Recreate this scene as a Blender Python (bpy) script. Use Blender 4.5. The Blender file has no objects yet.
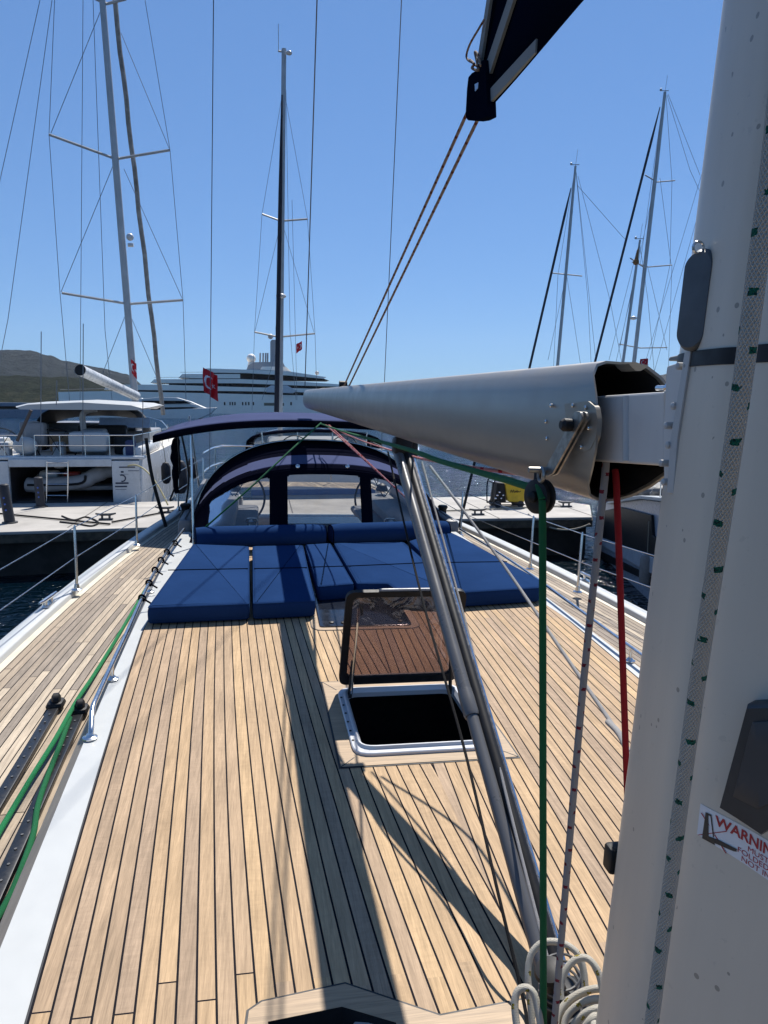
import bpy, bmesh, math, random
from mathutils import Vector, Matrix, noise
random.seed(7)
R = math.radians
scene = bpy.context.scene
COL = scene.collection
F = 709.0

# ------------------------------------------------------------------ frames
class Frame:
    """turns a picture point into a place at a known depth or height"""
    def __init__(s, vx, vy, roll, h):
        r = R(roll); s.r = r; s.h = h
        ux, uy = s.un(vx, vy)
        s.p = math.atan(uy / F); s.yaw = math.atan(-ux / math.hypot(F, uy))
    def un(s, x, y):
        cx, cy = x - 384, 512 - y
        return cx*math.cos(s.r) - cy*math.sin(s.r), cx*math.sin(s.r) + cy*math.cos(s.r)
    def ray(s, x, y):
        cx, cy = s.un(x, y); p = s.p
        fw = F*math.cos(p) + cy*math.sin(p); up = cy*math.cos(p) - F*math.sin(p)
        return Vector((cx*math.cos(s.yaw) + fw*math.sin(s.yaw), fw*math.cos(s.yaw) - cx*math.sin(s.yaw), up))
    def Z(s, x, y, z=0.0):
        d = s.ray(x, y); t = (z - s.h)/d.z; return Vector((d.x*t, d.y*t, z))
    def Y(s, x, y, Y):
        d = s.ray(x, y); t = Y/d.y; return Vector((d.x*t, Y, s.h + d.z*t))
    def X(s, x, y, X):
        d = s.ray(x, y); t = X/d.x; return Vector((X, d.y*t, s.h + d.z*t))
    def D(s, x, y, dist):
        d = s.ray(x, y).normalized(); return Vector((0, 0, s.h)) + d*dist
    def mat(s):
        f = s.ray(384, 512).normalized()
        rt = (s.ray(385, 512) - s.ray(384, 512)).normalized()
        up = (s.ray(384, 511) - s.ray(384, 512)).normalized()
        m = Matrix((rt, up, -f)).transposed().to_4x4()
        m.translation = Vector((0, 0, s.h)); return m

B = Frame(257, 388, 2.0, 1.55)      # the yacht's own frame: z = 0 on the coachroof, +Y aft
W = Frame(262, 403, 0.5, 3.6)       # level world: z = 0 on the sea
T = W.mat() @ B.mat().inverted()
SUN_B = Vector((0.28, 0.64, 1.0)).normalized()
SUN = (T.to_3x3() @ SUN_B).normalized()
X0 = 0.74

# ------------------------------------------------------------------ mesh helper
def rot_to(d):
    return Vector(d).normalized().to_track_quat('Z', 'Y').to_matrix().to_4x4()

class MB:
    def __init__(s): s.v = []; s.f = []; s.uv = []; s.mi = []; s.m = 0; s.ch = []
    def add(s, vs, fs, uvs=None):
        o = len(s.v); s.ch.append((o, len(s.f))); s.v += [tuple(v) for v in vs]
        for i, f in enumerate(fs):
            s.f.append([o + k for k in f]); s.mi.append(s.m)
            s.uv.append(uvs[i] if uvs else [(0, 0)]*len(f))
        return s
    def box(s, c, size, M=None, bev=0.0):
        x, y, z = [k/2 for k in size]
        if bev <= 0:
            vs = [Vector((a*x, b*y, d*z)) for a in (-1, 1) for b in (-1, 1) for d in (-1, 1)]
            fs = [(0,1,3,2),(4,6,7,5),(0,4,5,1),(2,3,7,6),(0,2,6,4),(1,5,7,3)]
            M = M or Matrix.Identity(4)
            return s.add([Vector(c) + (M.to_3x3() @ v) for v in vs], fs)
        b = min(bev, x*.95, y*.95, z*.95)
        rings = []
        for zz, ins in ((-z, b), (-z+b*.3, b*.3), (-z+b, 0), (z-b, 0), (z-b*.3, b*.3), (z, b)):
            X, Y = x-ins, y-ins; c2 = b*.8
            rings.append([Vector(p+(zz,)) for p in ((X-c2,-Y),(X-c2*.3,-Y+c2*.3),(X,-Y+c2),(X,Y-c2),(X-c2*.3,Y-c2*.3),(X-c2,Y),(-X+c2,Y),(-X+c2*.3,Y-c2*.3),(-X,Y-c2),(-X,-Y+c2),(-X+c2*.3,-Y+c2*.3),(-X+c2,-Y))])
        M = (M or Matrix.Identity(4)).to_3x3()
        return s.loft([[Vector(c) + M @ p for p in r] for r in rings])
    def loft(s, rings, cap=True, closed=True):
        n = len(rings[0]); vs = [p for r in rings for p in r]; fs = []
        for i in range(len(rings)-1):
            for j in range(n if closed else n-1):
                k = (j+1) % n
                fs.append((i*n+j, i*n+k, (i+1)*n+k, (i+1)*n+j))
        if cap and closed:
            fs.append(tuple(range(n))[::-1]); fs.append(tuple((len(rings)-1)*n+j for j in range(n)))
        return s.add(vs, fs)
    def prism(s, poly, z0, z1):
        return s.loft([[Vector((p[0], p[1], z0)) for p in poly], [Vector((p[0], p[1], z1)) for p in poly]])
    def prism_xz(s, poly, y0, y1):
        return s.loft([[Vector((p[0], y0, p[1])) for p in poly], [Vector((p[0], y1, p[1])) for p in poly]])
    def tube(s, pts, r, seg=8, cap=True):
        pts = [Vector(p) for p in pts]; n = len(pts)
        rs = r if isinstance(r, (list, tuple)) else [r]*n
        tan = []
        for i in range(n):
            a = pts[max(i-1, 0)]; b = pts[min(i+1, n-1)]; t = (b-a)
            tan.append(t.normalized() if t.length > 1e-9 else Vector((0,0,1)))
        u = tan[0].orthogonal().normalized(); L = 0; rings = []; Ls = []
        for i in range(n):
            u = (u - tan[i]*u.dot(tan[i])).normalized(); w = tan[i].cross(u)
            if i: L += (pts[i]-pts[i-1]).length
            Ls.append(L)
            rings.append([pts[i] + (u*math.cos(2*math.pi*k/seg) + w*math.sin(2*math.pi*k/seg))*rs[i] for k in range(seg)])
        vs = [p for q in rings for p in q]; fs = []; uv = []
        for i in range(n-1):
            for j in range(seg):
                k = (j+1) % seg
                fs.append((i*seg+j, i*seg+k, (i+1)*seg+k, (i+1)*seg+j))
                uv.append([(j/seg, Ls[i]), ((j+1)/seg, Ls[i]), ((j+1)/seg, Ls[i+1]), (j/seg, Ls[i+1])])
        if cap:
            fs += [tuple(range(seg))[::-1], tuple((n-1)*seg+j for j in range(seg))]
            uv += [[(0, 0)]*seg, [(0, L)]*seg]
        return s.add(vs, fs, uv)
    def cyl(s, a, b, r, seg=16, r2=None):
        return s.tube([a, b], [r, r2 if r2 is not None else r], seg)
    def lathe(s, c, prof, seg=20, axis=(0,0,1), sq=1.0):
        M = rot_to(axis).to_3x3(); rings = []
        for r, z in prof:
            rings.append([Vector(c) + M @ Vector((r*math.cos(2*math.pi*k/seg), sq*r*math.sin(2*math.pi*k/seg), z)) for k in range(seg)])
        return s.loft(rings)
    def ball(s, c, r, seg=16, sq=(1,1,1)):
        rings = []
        for i in range(9):
            a = -math.pi/2 + math.pi*i/8; rr = max(math.cos(a), .02)
            rings.append([Vector(c) + Vector((r*rr*math.cos(2*math.pi*k/seg)*sq[0], r*rr*math.sin(2*math.pi*k/seg)*sq[1], r*math.sin(a)*sq[2])) for k in range(seg)])
        return s.loft(rings)
    def grid(s, fn, nu, nv, skip=None):
        vs = [fn(i/nu, j/nv) for j in range(nv+1) for i in range(nu+1)]; fs = []; uv = []
        for j in range(nv):
            for i in range(nu):
                if skip and skip((i+.5)/nu, (j+.5)/nv): continue
                a = j*(nu+1)+i; fs.append((a, a+1, a+nu+2, a+nu+1))
                uv.append([(i/nu, j/nv), ((i+1)/nu, j/nv), ((i+1)/nu, (j+1)/nv), (i/nu, (j+1)/nv)])
        return s.add(vs, fs, uv)
    def torus(s, c, R_, r, axis=(0,0,1), seg=32, rs=8, a0=0, a1=2*math.pi):
        M = rot_to(axis).to_3x3(); full = abs(a1-a0-2*math.pi) < 1e-6
        pts = [Vector(c) + M @ Vector((R_*math.cos(a0+(a1-a0)*k/seg), R_*math.sin(a0+(a1-a0)*k/seg), 0)) for k in range(seg+1)]
        return s.tube(pts, r, rs, cap=not full)
    def each(s, name, mats, parent=None, **k):
        """every separate shape as an object of its own"""
        out = []; ends = s.ch[1:] + [(len(s.v), len(s.f))]
        for (v0, f0), (v1, f1) in zip(s.ch, ends):
            q = MB(); q.v = s.v[v0:v1]; q.f = [[i-v0 for i in f] for f in s.f[f0:f1]]; q.uv = s.uv[f0:f1]; q.mi = s.mi[f0:f1]
            out.append(q.build(name, mats, parent, **k))
        return out
    def build(s, name, mats, parent=None, smooth=35, bevel=0, solid=0, subsurf=0):
        me = bpy.data.meshes.new(name); me.from_pydata(s.v, [], s.f)
        if not isinstance(mats, (list, tuple)): mats = [mats]
        for m in mats: me.materials.append(m)
        for p, k in zip(me.polygons, s.mi): p.material_index = k
        ul = me.uv_layers.new(name='UVMap'); flat = []
        for q in s.uv:
            for a in q: flat += [a[0], a[1]]
        ul.data.foreach_set('uv', flat)
        bm = bmesh.new(); bm.from_mesh(me); bmesh.ops.recalc_face_normals(bm, faces=bm.faces); bm.to_mesh(me); bm.free()
        if smooth:
            me.polygons.foreach_set('use_smooth', [True]*len(me.polygons))
            me.set_sharp_from_angle(angle=R(smooth))
        o = bpy.data.objects.new(name, me); COL.objects.link(o)
        if parent: o.parent = parent
        if solid:
            md = o.modifiers.new('s', 'SOLIDIFY'); md.thickness = solid; md.offset = 0
        if subsurf:
            md = o.modifiers.new('ss', 'SUBSURF'); md.levels = subsurf; md.render_levels = subsurf
        if bevel:
            md = o.modifiers.new('b', 'BEVEL'); md.width = bevel; md.segments = 2; md.limit_method = 'ANGLE'; md.angle_limit = R(40)
        return o

HAZE = True
BOAT = []          # top-level things that live in the yacht's own frame
def tag(o, label, cat, group=None, boat=False):
    o['label'] = label; o['category'] = cat
    if group: o['group'] = group
    if boat: BOAT.append(o)
    return o
def thing(name, label, cat, group=None, boat=False, loc=(0,0,0)):
    o = bpy.data.objects.new(name, None); COL.objects.link(o); o.location = loc; o.empty_display_size = .2
    return tag(o, label, cat, group, boat)

def catmull(pts, n=8):
    pts = [Vector(p) for p in pts]; out = []
    for i in range(len(pts)-1):
        p0 = pts[max(i-1, 0)]; p1 = pts[i]; p2 = pts[i+1]; p3 = pts[min(i+2, len(pts)-1)]
        for k in range(n):
            t = k/n
            out.append(.5*((2*p1) + (p2-p0)*t + (2*p0-5*p1+4*p2-p3)*t*t + (3*p1-p0-3*p2+p3)*t**3))
    out.append(pts[-1]); return out
def sag(a, b, d, n=14):
    a = Vector(a); b = Vector(b)
    return [a.lerp(b, k/n) - Vector((0, 0, d*4*(k/n)*(1-k/n))) for k in range(n+1)]
def offset_poly(poly, d):
    n = len(poly); ar = sum(poly[i][0]*poly[(i+1)%n][1]-poly[(i+1)%n][0]*poly[i][1] for i in range(n)); sg = 1 if ar > 0 else -1
    out = []
    for i in range(n):
        a = Vector(poly[i-1][:2]); b = Vector(poly[i][:2]); c = Vector(poly[(i+1) % n][:2])
        e1 = (b-a).normalized(); e2 = (c-b).normalized()
        n1 = Vector((-e1.y, e1.x))*sg; n2 = Vector((-e2.y, e2.x))*sg
        m = (n1+n2); m = m/max(m.length_squared, .3)*2*.5*2
        m = (n1+n2).normalized()/max((n1+n2).normalized().dot(n1), .4)
        out.append((b.x+m.x*d, b.y+m.y*d))
    return out
def round_poly(poly, r, n=4):
    out = []; N = len(poly)
    for i in range(N):
        a = Vector(poly[i-1][:2]); b = Vector(poly[i][:2]); c = Vector(poly[(i+1) % N][:2])
        rr = min(r, (a-b).length*.45, (c-b).length*.45)
        p = b + (a-b).normalized()*rr; q = b + (c-b).normalized()*rr
        for k in range(n+1):
            t = k/n; out.append(tuple(p*(1-t)**2 + b*2*t*(1-t) + q*t*t))
    return out
def sheet(name, outer, holes, z, mat, parent):
    bm = bmesh.new(); edges = []
    for loop in [outer] + list(holes):
        vs = [bm.verts.new((p[0], p[1], z)) for p in loop]
        for i in range(len(vs)): edges.append(bm.edges.new((vs[i], vs[(i+1) % len(vs)])))
    bmesh.ops.triangle_fill(bm, use_beauty=True, use_dissolve=False, edges=edges)
    for f in bm.faces:
        f.normal_update()
        if f.normal.z < 0: f.normal_flip()
    me = bpy.data.meshes.new(name); bm.to_mesh(me); bm.free(); me.materials.append(mat)
    o = bpy.data.objects.new(name, me); COL.objects.link(o); o.parent = parent; return o

# ------------------------------------------------------------------ materials
def newmat(name):
    m = bpy.data.materials.new(name); m.use_nodes = True
    nt = m.node_tree; nt.nodes.clear()
    out = nt.nodes.new('ShaderNodeOutputMaterial'); b = nt.nodes.new('ShaderNodeBsdfPrincipled')
    nt.links.new(b.outputs[0], out.inputs[0]); return m, nt, b
class G:
    """small node-graph helper"""
    def __init__(s, nt): s.nt = nt
    def n(s, t, **kw):
        nd = s.nt.nodes.new(t)
        for k, v in kw.items(): setattr(nd, k, v)
        return nd
    def lk(s, a, b): s.nt.links.new(a, b)
    def m(s, op, a, b=None, c=None, clamp=False):
        nd = s.n('ShaderNodeMath', operation=op); nd.use_clamp = clamp
        for i, v in enumerate((a, b, c)):
            if v is None: continue
            if isinstance(v, (int, float)): nd.inputs[i].default_value = v
            else: s.lk(v, nd.inputs[i])
        return nd.outputs[0]
    def mix(s, fac, a, b, typ='RGBA', blend='MIX'):
        nd = s.n('ShaderNodeMix', data_type=typ); nd.blend_type = blend
        ins = [i for i in nd.inputs if i.enabled]
        for sock, v in zip((nd.inputs[0], ins[-2], ins[-1]), (fac, a, b)):
            if isinstance(v, (int, float)): sock.default_value = v
            elif isinstance(v, (tuple, list)): sock.default_value = tuple(v) + ((1,) if len(v) == 3 else ())
            else: s.lk(v, sock)
        return [o for o in nd.outputs if o.enabled][0]
    def noise(s, vec, scale, detail=3, rough=.5, dist=0):
        nd = s.n('ShaderNodeTexNoise'); nd.inputs['Scale'].default_value = scale; nd.inputs['Detail'].default_value = detail
        nd.inputs['Roughness'].default_value = rough; nd.inputs['Distortion'].default_value = dist
        if vec is not None: s.lk(vec, nd.inputs['Vector'])
        return nd.outputs['Fac']
    def comb(s, x, y, z):
        nd = s.n('ShaderNodeCombineXYZ')
        for i, v in enumerate((x, y, z)):
            if isinstance(v, (int, float)): nd.inputs[i].default_value = v
            else: s.lk(v, nd.inputs[i])
        return nd.outputs[0]
    def ramp(s, fac, stops):
        nd = s.n('ShaderNodeValToRGB'); e = nd.color_ramp.elements
        while len(e) < len(stops): e.new(.5)
        for k, (p, c) in enumerate(stops): e[k].position = p; e[k].color = tuple(c) + (1,)
        s.lk(fac, nd.inputs[0]); return nd.outputs[0]
    def bump(s, h, st, dist=.001, normal=None):
        nd = s.n('ShaderNodeBump'); nd.inputs['Strength'].default_value = st; nd.inputs['Distance'].default_value = dist
        s.lk(h, nd.inputs['Height'])
        if normal: s.lk(normal, nd.inputs['Normal'])
        return nd.outputs[0]
    def obj(s): return s.n('ShaderNodeTexCoord').outputs['Object']
    def sep(s, v):
        nd = s.n('ShaderNodeSeparateXYZ'); s.lk(v, nd.inputs[0]); return nd.outputs

MATS = {}
def plain(name, col, rough=.5, metal=0, var=.08, scale=8, bump=.0, spec=.5, bscale=120, coat=0):
    if name in MATS: return MATS[name]
    m, nt, b = newmat(name); g = G(nt); co = g.obj()
    f = g.noise(co, scale, 5, .6)
    lo = tuple(c*(1-var*1.6) for c in col); hi = tuple(min(c*(1+var*1.2), 1) for c in col)
    c = g.ramp(f, [(.3, lo), (.7, hi)]); g.lk(c, b.inputs['Base Color'])
    b.inputs['Metallic'].default_value = metal; b.inputs['Specular IOR Level'].default_value = spec
    if coat: b.inputs['Coat Weight'].default_value = coat
    rr = g.noise(co, scale*3, 3); r2 = g.m('MULTIPLY_ADD', rr, .25, rough-.12, clamp=True); g.lk(r2, b.inputs['Roughness'])
    if bump: g.lk(g.bump(g.noise(co, bscale, 4), bump, .002), b.inputs['Normal'])
    MATS[name] = m; return m

def teak(name, mode, w=.05, cols=None, caulk=.085, L=2.6, weather=0.0, Xc=X0, edge=None):
    """planks laid along an edge curve  hw(Y) = a + b*Y + c*Y^2, each with its own tone, figure and butt joints"""
    m, nt, b = newmat(name); g = G(nt); co = g.obj(); x, y, z = g.sep(co)
    a_, b_, c_ = edge
    hw = g.m('MULTIPLY_ADD', g.m('MULTIPLY', y, y), c_, g.m('MULTIPLY_ADD', y, b_, a_))
    ax = g.m('ABSOLUTE', g.m('SUBTRACT', x, Xc)); side = g.m('SIGN', g.m('SUBTRACT', x, Xc))
    u = g.m('DIVIDE', g.m('SUBTRACT', hw, ax), w)
    idn = g.m('FLOOR', u); fr = g.m('FRACT', u)
    wn = g.n('ShaderNodeTexWhiteNoise', noise_dimensions='2D'); g.lk(g.comb(idn, side, 0), wn.inputs['Vector'])
    if mode == 'c':       # staggered in two rows
        par = g.m('MULTIPLY', g.m('FRACT', g.m('MULTIPLY', idn, .5)), 1.0)
        v = g.m('ADD', g.m('DIVIDE', g.m('ADD', g.m('SUBTRACT', y, 1.70), g.m('MULTIPLY', wn.outputs['Value'], .09)), L), par)
    else: v = g.m('ADD', g.m('DIVIDE', y, L), g.m('MULTIPLY', wn.outputs['Value'], 7.3))
    vf = g.m('FRACT', v); vi = g.m('FLOOR', v)
    wn2 = g.n('ShaderNodeTexWhiteNoise', noise_dimensions='3D'); g.lk(g.comb(idn, side, vi), wn2.inputs['Vector'])
    r1 = wn2.outputs['Value']; rc = g.sep(wn2.outputs['Color'])
    # figure: long grain, cross-curl, fine pores
    seed = g.m('MULTIPLY', r1, 40)
    grain = g.noise(g.comb(g.m('ADD', g.m('MULTIPLY', x, 85), seed), g.m('MULTIPLY', y, 3.5), seed), 1.0, 6, .65, .5)
    fine = g.noise(g.comb(g.m('MULTIPLY', x, 480), g.m('MULTIPLY', y, 18), seed), 1.0, 3, .7)
    curl = g.noise(g.comb(g.m('MULTIPLY', x, 12), g.m('MULTIPLY', y, 55), seed), 1.0, 3, .6, .8)
    blot = g.noise(g.comb(g.m('MULTIPLY', x, 7), g.m('MULTIPLY', y, 2.5), g.m('MULTIPLY', r1, 9)), 1.0, 4, .6)
    c = g.ramp(r1, cols)
    dk = g.m('MULTIPLY_ADD', g.m('SUBTRACT', grain, .5), 1.15, 1.0)
    dk = g.m('MULTIPLY', dk, g.m('MULTIPLY_ADD', g.m('SUBTRACT', fine, .5), .75, 1.0))
    dk = g.m('MULTIPLY', dk, g.m('MULTIPLY_ADD', g.m('MULTIPLY', g.m('SUBTRACT', curl, .5), rc[1]), .50, 1.0))
    dk = g.m('MULTIPLY', dk, g.m('MULTIPLY_ADD', g.m('SUBTRACT', blot, .5), .55, 1.0))
    wear = g.noise(co, 1.3, 5, .65)
    dk = g.m('MULTIPLY', dk, g.m('MULTIPLY_ADD', g.m('SUBTRACT', wear, .5), .35, 1.0))
    hsv = g.n('ShaderNodeHueSaturation'); g.lk(c, hsv.inputs['Color']); g.lk(dk, hsv.inputs['Value'])
    g.lk(g.m('MULTIPLY_ADD', g.m('SUBTRACT', rc[0], .5), .35, 1.0 - weather), hsv.inputs['Saturation'])
    e1 = g.m('LESS_THAN', fr, caulk); bj = g.m('LESS_THAN', vf, .0045/L*1.1)
    if mode == 'c': bj = g.m('MULTIPLY', bj, g.m('LESS_THAN', x, .02))
    ck = g.m('MAXIMUM', e1, bj)
    spots = g.m('GREATER_THAN', g.noise(co, 46, 2), .775)
    c2 = g.mix(g.m('MULTIPLY', spots, .35), hsv.outputs[0], (.16, .12, .08))
    c3 = g.mix(ck, c2, (.012, .012, .015)); g.lk(c3, b.inputs['Base Color'])
    b.inputs['Roughness'].default_value = .7; g.lk(g.m('MULTIPLY_ADD', ck, -.14, .16), b.inputs['Specular IOR Level'])
    h = g.m('SUBTRACT', g.m('MULTIPLY_ADD', fine, .25, g.m('MULTIPLY', grain, .4)), g.m('MULTIPLY', ck, 1.2))
    g.lk(g.bump(h, .35, .0015), b.inputs['Normal'])
    return m

TEAK_COL = [(0, (0.30, 0.199, 0.114)), (0.3, (0.34, 0.234, 0.139)), (0.65, (0.375, 0.265, 0.163)), (1, (0.42, 0.309, 0.200))]
GREY_COL = [(0, (0.215, 0.168, 0.122)), (0.35, (0.27, 0.212, 0.152)), (0.7, (0.32, 0.256, 0.188)), (1, (0.42, 0.355, 0.275))]
# plank edge of the coachroof teak:  half width ~1.29 at Y=1.6, 1.38 at 3, 1.45 at 4.6
M_teak = teak('teak_coachroof', 'c', .050, TEAK_COL, .125, 5.9, 0.0, edge=(1.165, .083, -.0045))
M_side = teak('teak_side_deck', 's', .046, GREY_COL, .12, 1.6, .08, edge=(2.19, .0714, -.0127))

def teak_plain(name, col, along='x', var=.3):
    m, nt, b = newmat(name); g = G(nt); co = g.obj(); x, y, z = g.sep(co)
    if along == 'y': x, y = y, x
    gr = g.noise(g.comb(g.m('MULTIPLY', x, 3), g.m('MULTIPLY', y, 70), z), 1, 5, .6, .5)
    fi = g.noise(g.comb(g.m('MULTIPLY', x, 10), g.m('MULTIPLY', y, 420), z), 1, 3)
    f = g.m('ADD', g.m('MULTIPLY', gr, .6), g.m('MULTIPLY', fi, .4))
    g.lk(g.ramp(f, [(.32, tuple(c*(1-var) for c in col)), (.68, tuple(min(1, c*(1+var*.7)) for c in col))]), b.inputs['Base Color'])
    b.inputs['Roughness'].default_value = .6; g.lk(g.bump(f, .3, .001), b.inputs['Normal']); return m
M_margin = teak_plain('teak_margin', (.335, .235, .140), 'x', .4)
M_margin_y = teak_plain('teak_margin_long', (.35, .255, .16), 'y')
M_greyteak = teak_plain('teak_weathered', (.22, .195, .165), 'y', .22)
M_caulk = plain('caulk', (.012, .012, .014), .6)
M_gel = plain('gelcoat_white', (.43, .44, .43), .38, 0, .02, 5, .06, .5, 260)
M_gelb = plain('gelcoat_boat', (.54, .55, .55), .28, 0, .05, 3)
M_steel = plain('stainless', (.62, .63, .64), .2, 1.0, .08, 20)
M_black = plain('black_plastic', (.012, .012, .013), .5, 0, .2, 15, spec=.25)
M_rubber = plain('rubber', (.02, .022, .03), .6, 0, .2, 15, .1)
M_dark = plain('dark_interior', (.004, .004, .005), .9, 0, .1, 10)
M_mast = None
def mast_mat(name, col, dirt=True, rough=.42, along=False, lo=.9, met=0.0):
    m, nt, b = newmat(name); g = G(nt); co = g.obj(); x, y, z = g.sep(co)
    st = g.noise(g.comb(g.m('MULTIPLY', x, 14 if not along else 30), g.m('MULTIPLY', y, 14 if not along else 1.0), g.m('MULTIPLY', z, 1.2 if not along else 30)), 1, 5, .6)
    big = g.noise(co, 3, 4)
    f = g.m('ADD', g.m('MULTIPLY', st, .6), g.m('MULTIPLY', big, .4))
    c = g.ramp(f, [(.35, tuple(k*lo for k in col)), (.65, col)])
    if dirt:
        vo = g.n('ShaderNodeTexVoronoi', feature='F1'); vo.inputs['Scale'].default_value = 30; vo.inputs['Randomness'].default_value = 1
        g.lk(co, vo.inputs['Vector'])
        sp = g.m('LESS_THAN', vo.outputs['Distance'], g.m('MULTIPLY', g.m('GREATER_THAN', g.noise(co, 5, 2), .53), .12))
        mk = g.m('MULTIPLY', sp, .62)
        sm = g.m('MULTIPLY', g.m('SMOOTH_MIN', g.m('GREATER_THAN', g.noise(co, 55, 4, .7), .66), 1, .1), .16)
        c = g.mix(mk, c, (.10, .095, .085)); c = g.mix(sm, c, (.2, .18, .15))
    g.lk(c, b.inputs['Base Color']); b.inputs['Metallic'].default_value = met
    rr = g.m('MULTIPLY_ADD', g.noise(co, 9, 4), .2, rough-.1); g.lk(rr, b.inputs['Roughness'])
    if not along: g.lk(g.bump(g.noise(co, 300, 3), .05, .001), b.inputs['Normal'])
    return m
M_mast = mast_mat('mast_paint', (.52, .47, .385))
M_boom = mast_mat('boom_paint', (.27, .25, .215), False, .36, True, .93, .45)
M_alu = mast_mat('cast_aluminium', (.50, .49, .47), True, .34)
M_galv = mast_mat('brushed_alu', (.40, .40, .39), True, .3)

def fabric(name, col, scale=900, rough=.85, var=.12, sheen=.2, wr=.5, fold=7):
    m, nt, b = newmat(name); g = G(nt); co = g.obj()
    big = g.noise(co, 2.2, 5, .6); fine = g.noise(co, 160, 3)
    f = g.m('ADD', g.m('MULTIPLY', big, .65), g.m('MULTIPLY', fine, .35))
    g.lk(g.ramp(f, [(.3, tuple(c*(1-var*1.5) for c in col)), (.7, tuple(c*(1+var) for c in col))]), b.inputs['Base Color'])
    b.inputs['Roughness'].default_value = rough; b.inputs['Sheen Weight'].default_value = sheen; b.inputs['Specular IOR Level'].default_value = 0
    h = g.m('ADD', g.m('MULTIPLY', g.noise(co, fold, 3, .5, .6), wr), g.m('MULTIPLY', g.noise(co, 240, 2), .05))
    g.lk(g.bump(h, .6, .02), b.inputs['Normal']); return m
M_cush = fabric('navy_cushion', (.014, .037, .105), wr=.5, sheen=0)
M_canvas = fabric('canvas_greyblue', (.054, .066, .135), wr=.2, sheen=.05)
M_navy = fabric('canvas_navy', (.004, .0045, .010), wr=.2, sheen=0)
M_sail = fabric('sail_navy', (.003, .005, .013), wr=.15, sheen=0)
M_tape = fabric('sail_tape', (.19, .205, .20), wr=.1)

def rope(name, base, fleck=None, pitch=.05, braid=1.0, second=None, stripes=False, fw=.2):
    m, nt, b = newmat(name); g = G(nt)
    uvn = g.n('ShaderNodeTexCoord').outputs['UV']; u, v, _ = g.sep(uvn)
    # braided strands: two crossing spirals
    k = 1.0/.0017*braid
    a1 = g.m('SINE', g.m('ADD', g.m('MULTIPLY', u, 2*math.pi*15), g.m('MULTIPLY', v, k*2.2)))
    a2 = g.m('SINE', g.m('SUBTRACT', g.m('MULTIPLY', u, 2*math.pi*15), g.m('MULTIPLY', v, k*2.2)))
    h = g.m('MAXIMUM', a1, a2)
    nz = g.noise(g.comb(g.m('MULTIPLY', u, 6), g.m('MULTIPLY', v, 60), 0), 1, 4)
    c = g.ramp(g.m('MULTIPLY_ADD', nz, .6, g.m('MULTIPLY', h, .15)), [(.05, tuple(k2*.84 for k2 in base)), (.6, base)])
    if fleck:
        fv = g.m('FRACT', g.m('DIVIDE', v, pitch)); fi = g.m('FLOOR', g.m('DIVIDE', v, pitch))
        fu = g.m('FRACT', g.m('ADD', u, g.m('MULTIPLY', fi, .382)))
        wob = g.m('MULTIPLY', g.m('SUBTRACT', g.noise(g.comb(g.m('MULTIPLY', u, 9), g.m('MULTIPLY', v, 160), 3), 1, 2), .5), .22)
        in_v = g.m('LESS_THAN', g.m('ABSOLUTE', g.m('SUBTRACT', g.m('ADD', fv, wob), .5)), .20)
        in_u = g.m('LESS_THAN', g.m('ABSOLUTE', g.m('SUBTRACT', g.m('ADD', fu, wob), .5)), fw/2)
        msk = g.m('MULTIPLY', in_v, in_u)
        fc = g.mix(g.m('GREATER_THAN', g.noise(g.comb(g.m('MULTIPLY', u, 20), g.m('MULTIPLY', v, 400), 1), 1, 1), .56), fleck, second or tuple(k2*.25 for k2 in fleck))
        c = g.mix(msk, c, fc)
    g.lk(c, b.inputs['Base Color']); b.inputs['Roughness'].default_value = .8; b.inputs['Specular IOR Level'].default_value = .25
    g.lk(g.bump(h, .8, .0022), b.inputs['Normal']); return m
R_green = rope('rope_green', (.012, .15, .055))
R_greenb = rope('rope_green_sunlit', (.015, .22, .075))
R_red = rope('rope_red', (.36, .014, .022))
R_redw = rope('rope_white_red_fleck', (.36, .35, .35), (.24, .02, .04), .017, fw=.22)
R_gfleck = rope('rope_white_green_fleck', (.52, .50, .44), (.0, .11, .07), .013, fw=.17, second=(.0, .03, .025))
R_yfleck = rope('rope_cream_fleck', (.60, .56, .47), (.40, .31, .04), .028, braid=.5, fw=.13, second=(.03, .03, .03))
R_tan = rope('rope_tan', (.42, .30, .22), (.25, .07, .03), .035, fw=.5)
R_grey = rope('rope_grey', (.44, .43, .42))
R_black = rope('rope_black', (.012, .012, .014))
R_pink = rope('rope_pink_white', (.62, .28, .28), (.55, .03, .05), .05, fw=.5)
R_wire = plain('wire', (.16, .17, .19), .35, .6)
R_moor = rope('rope_mooring', (.40, .36, .28))

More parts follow.
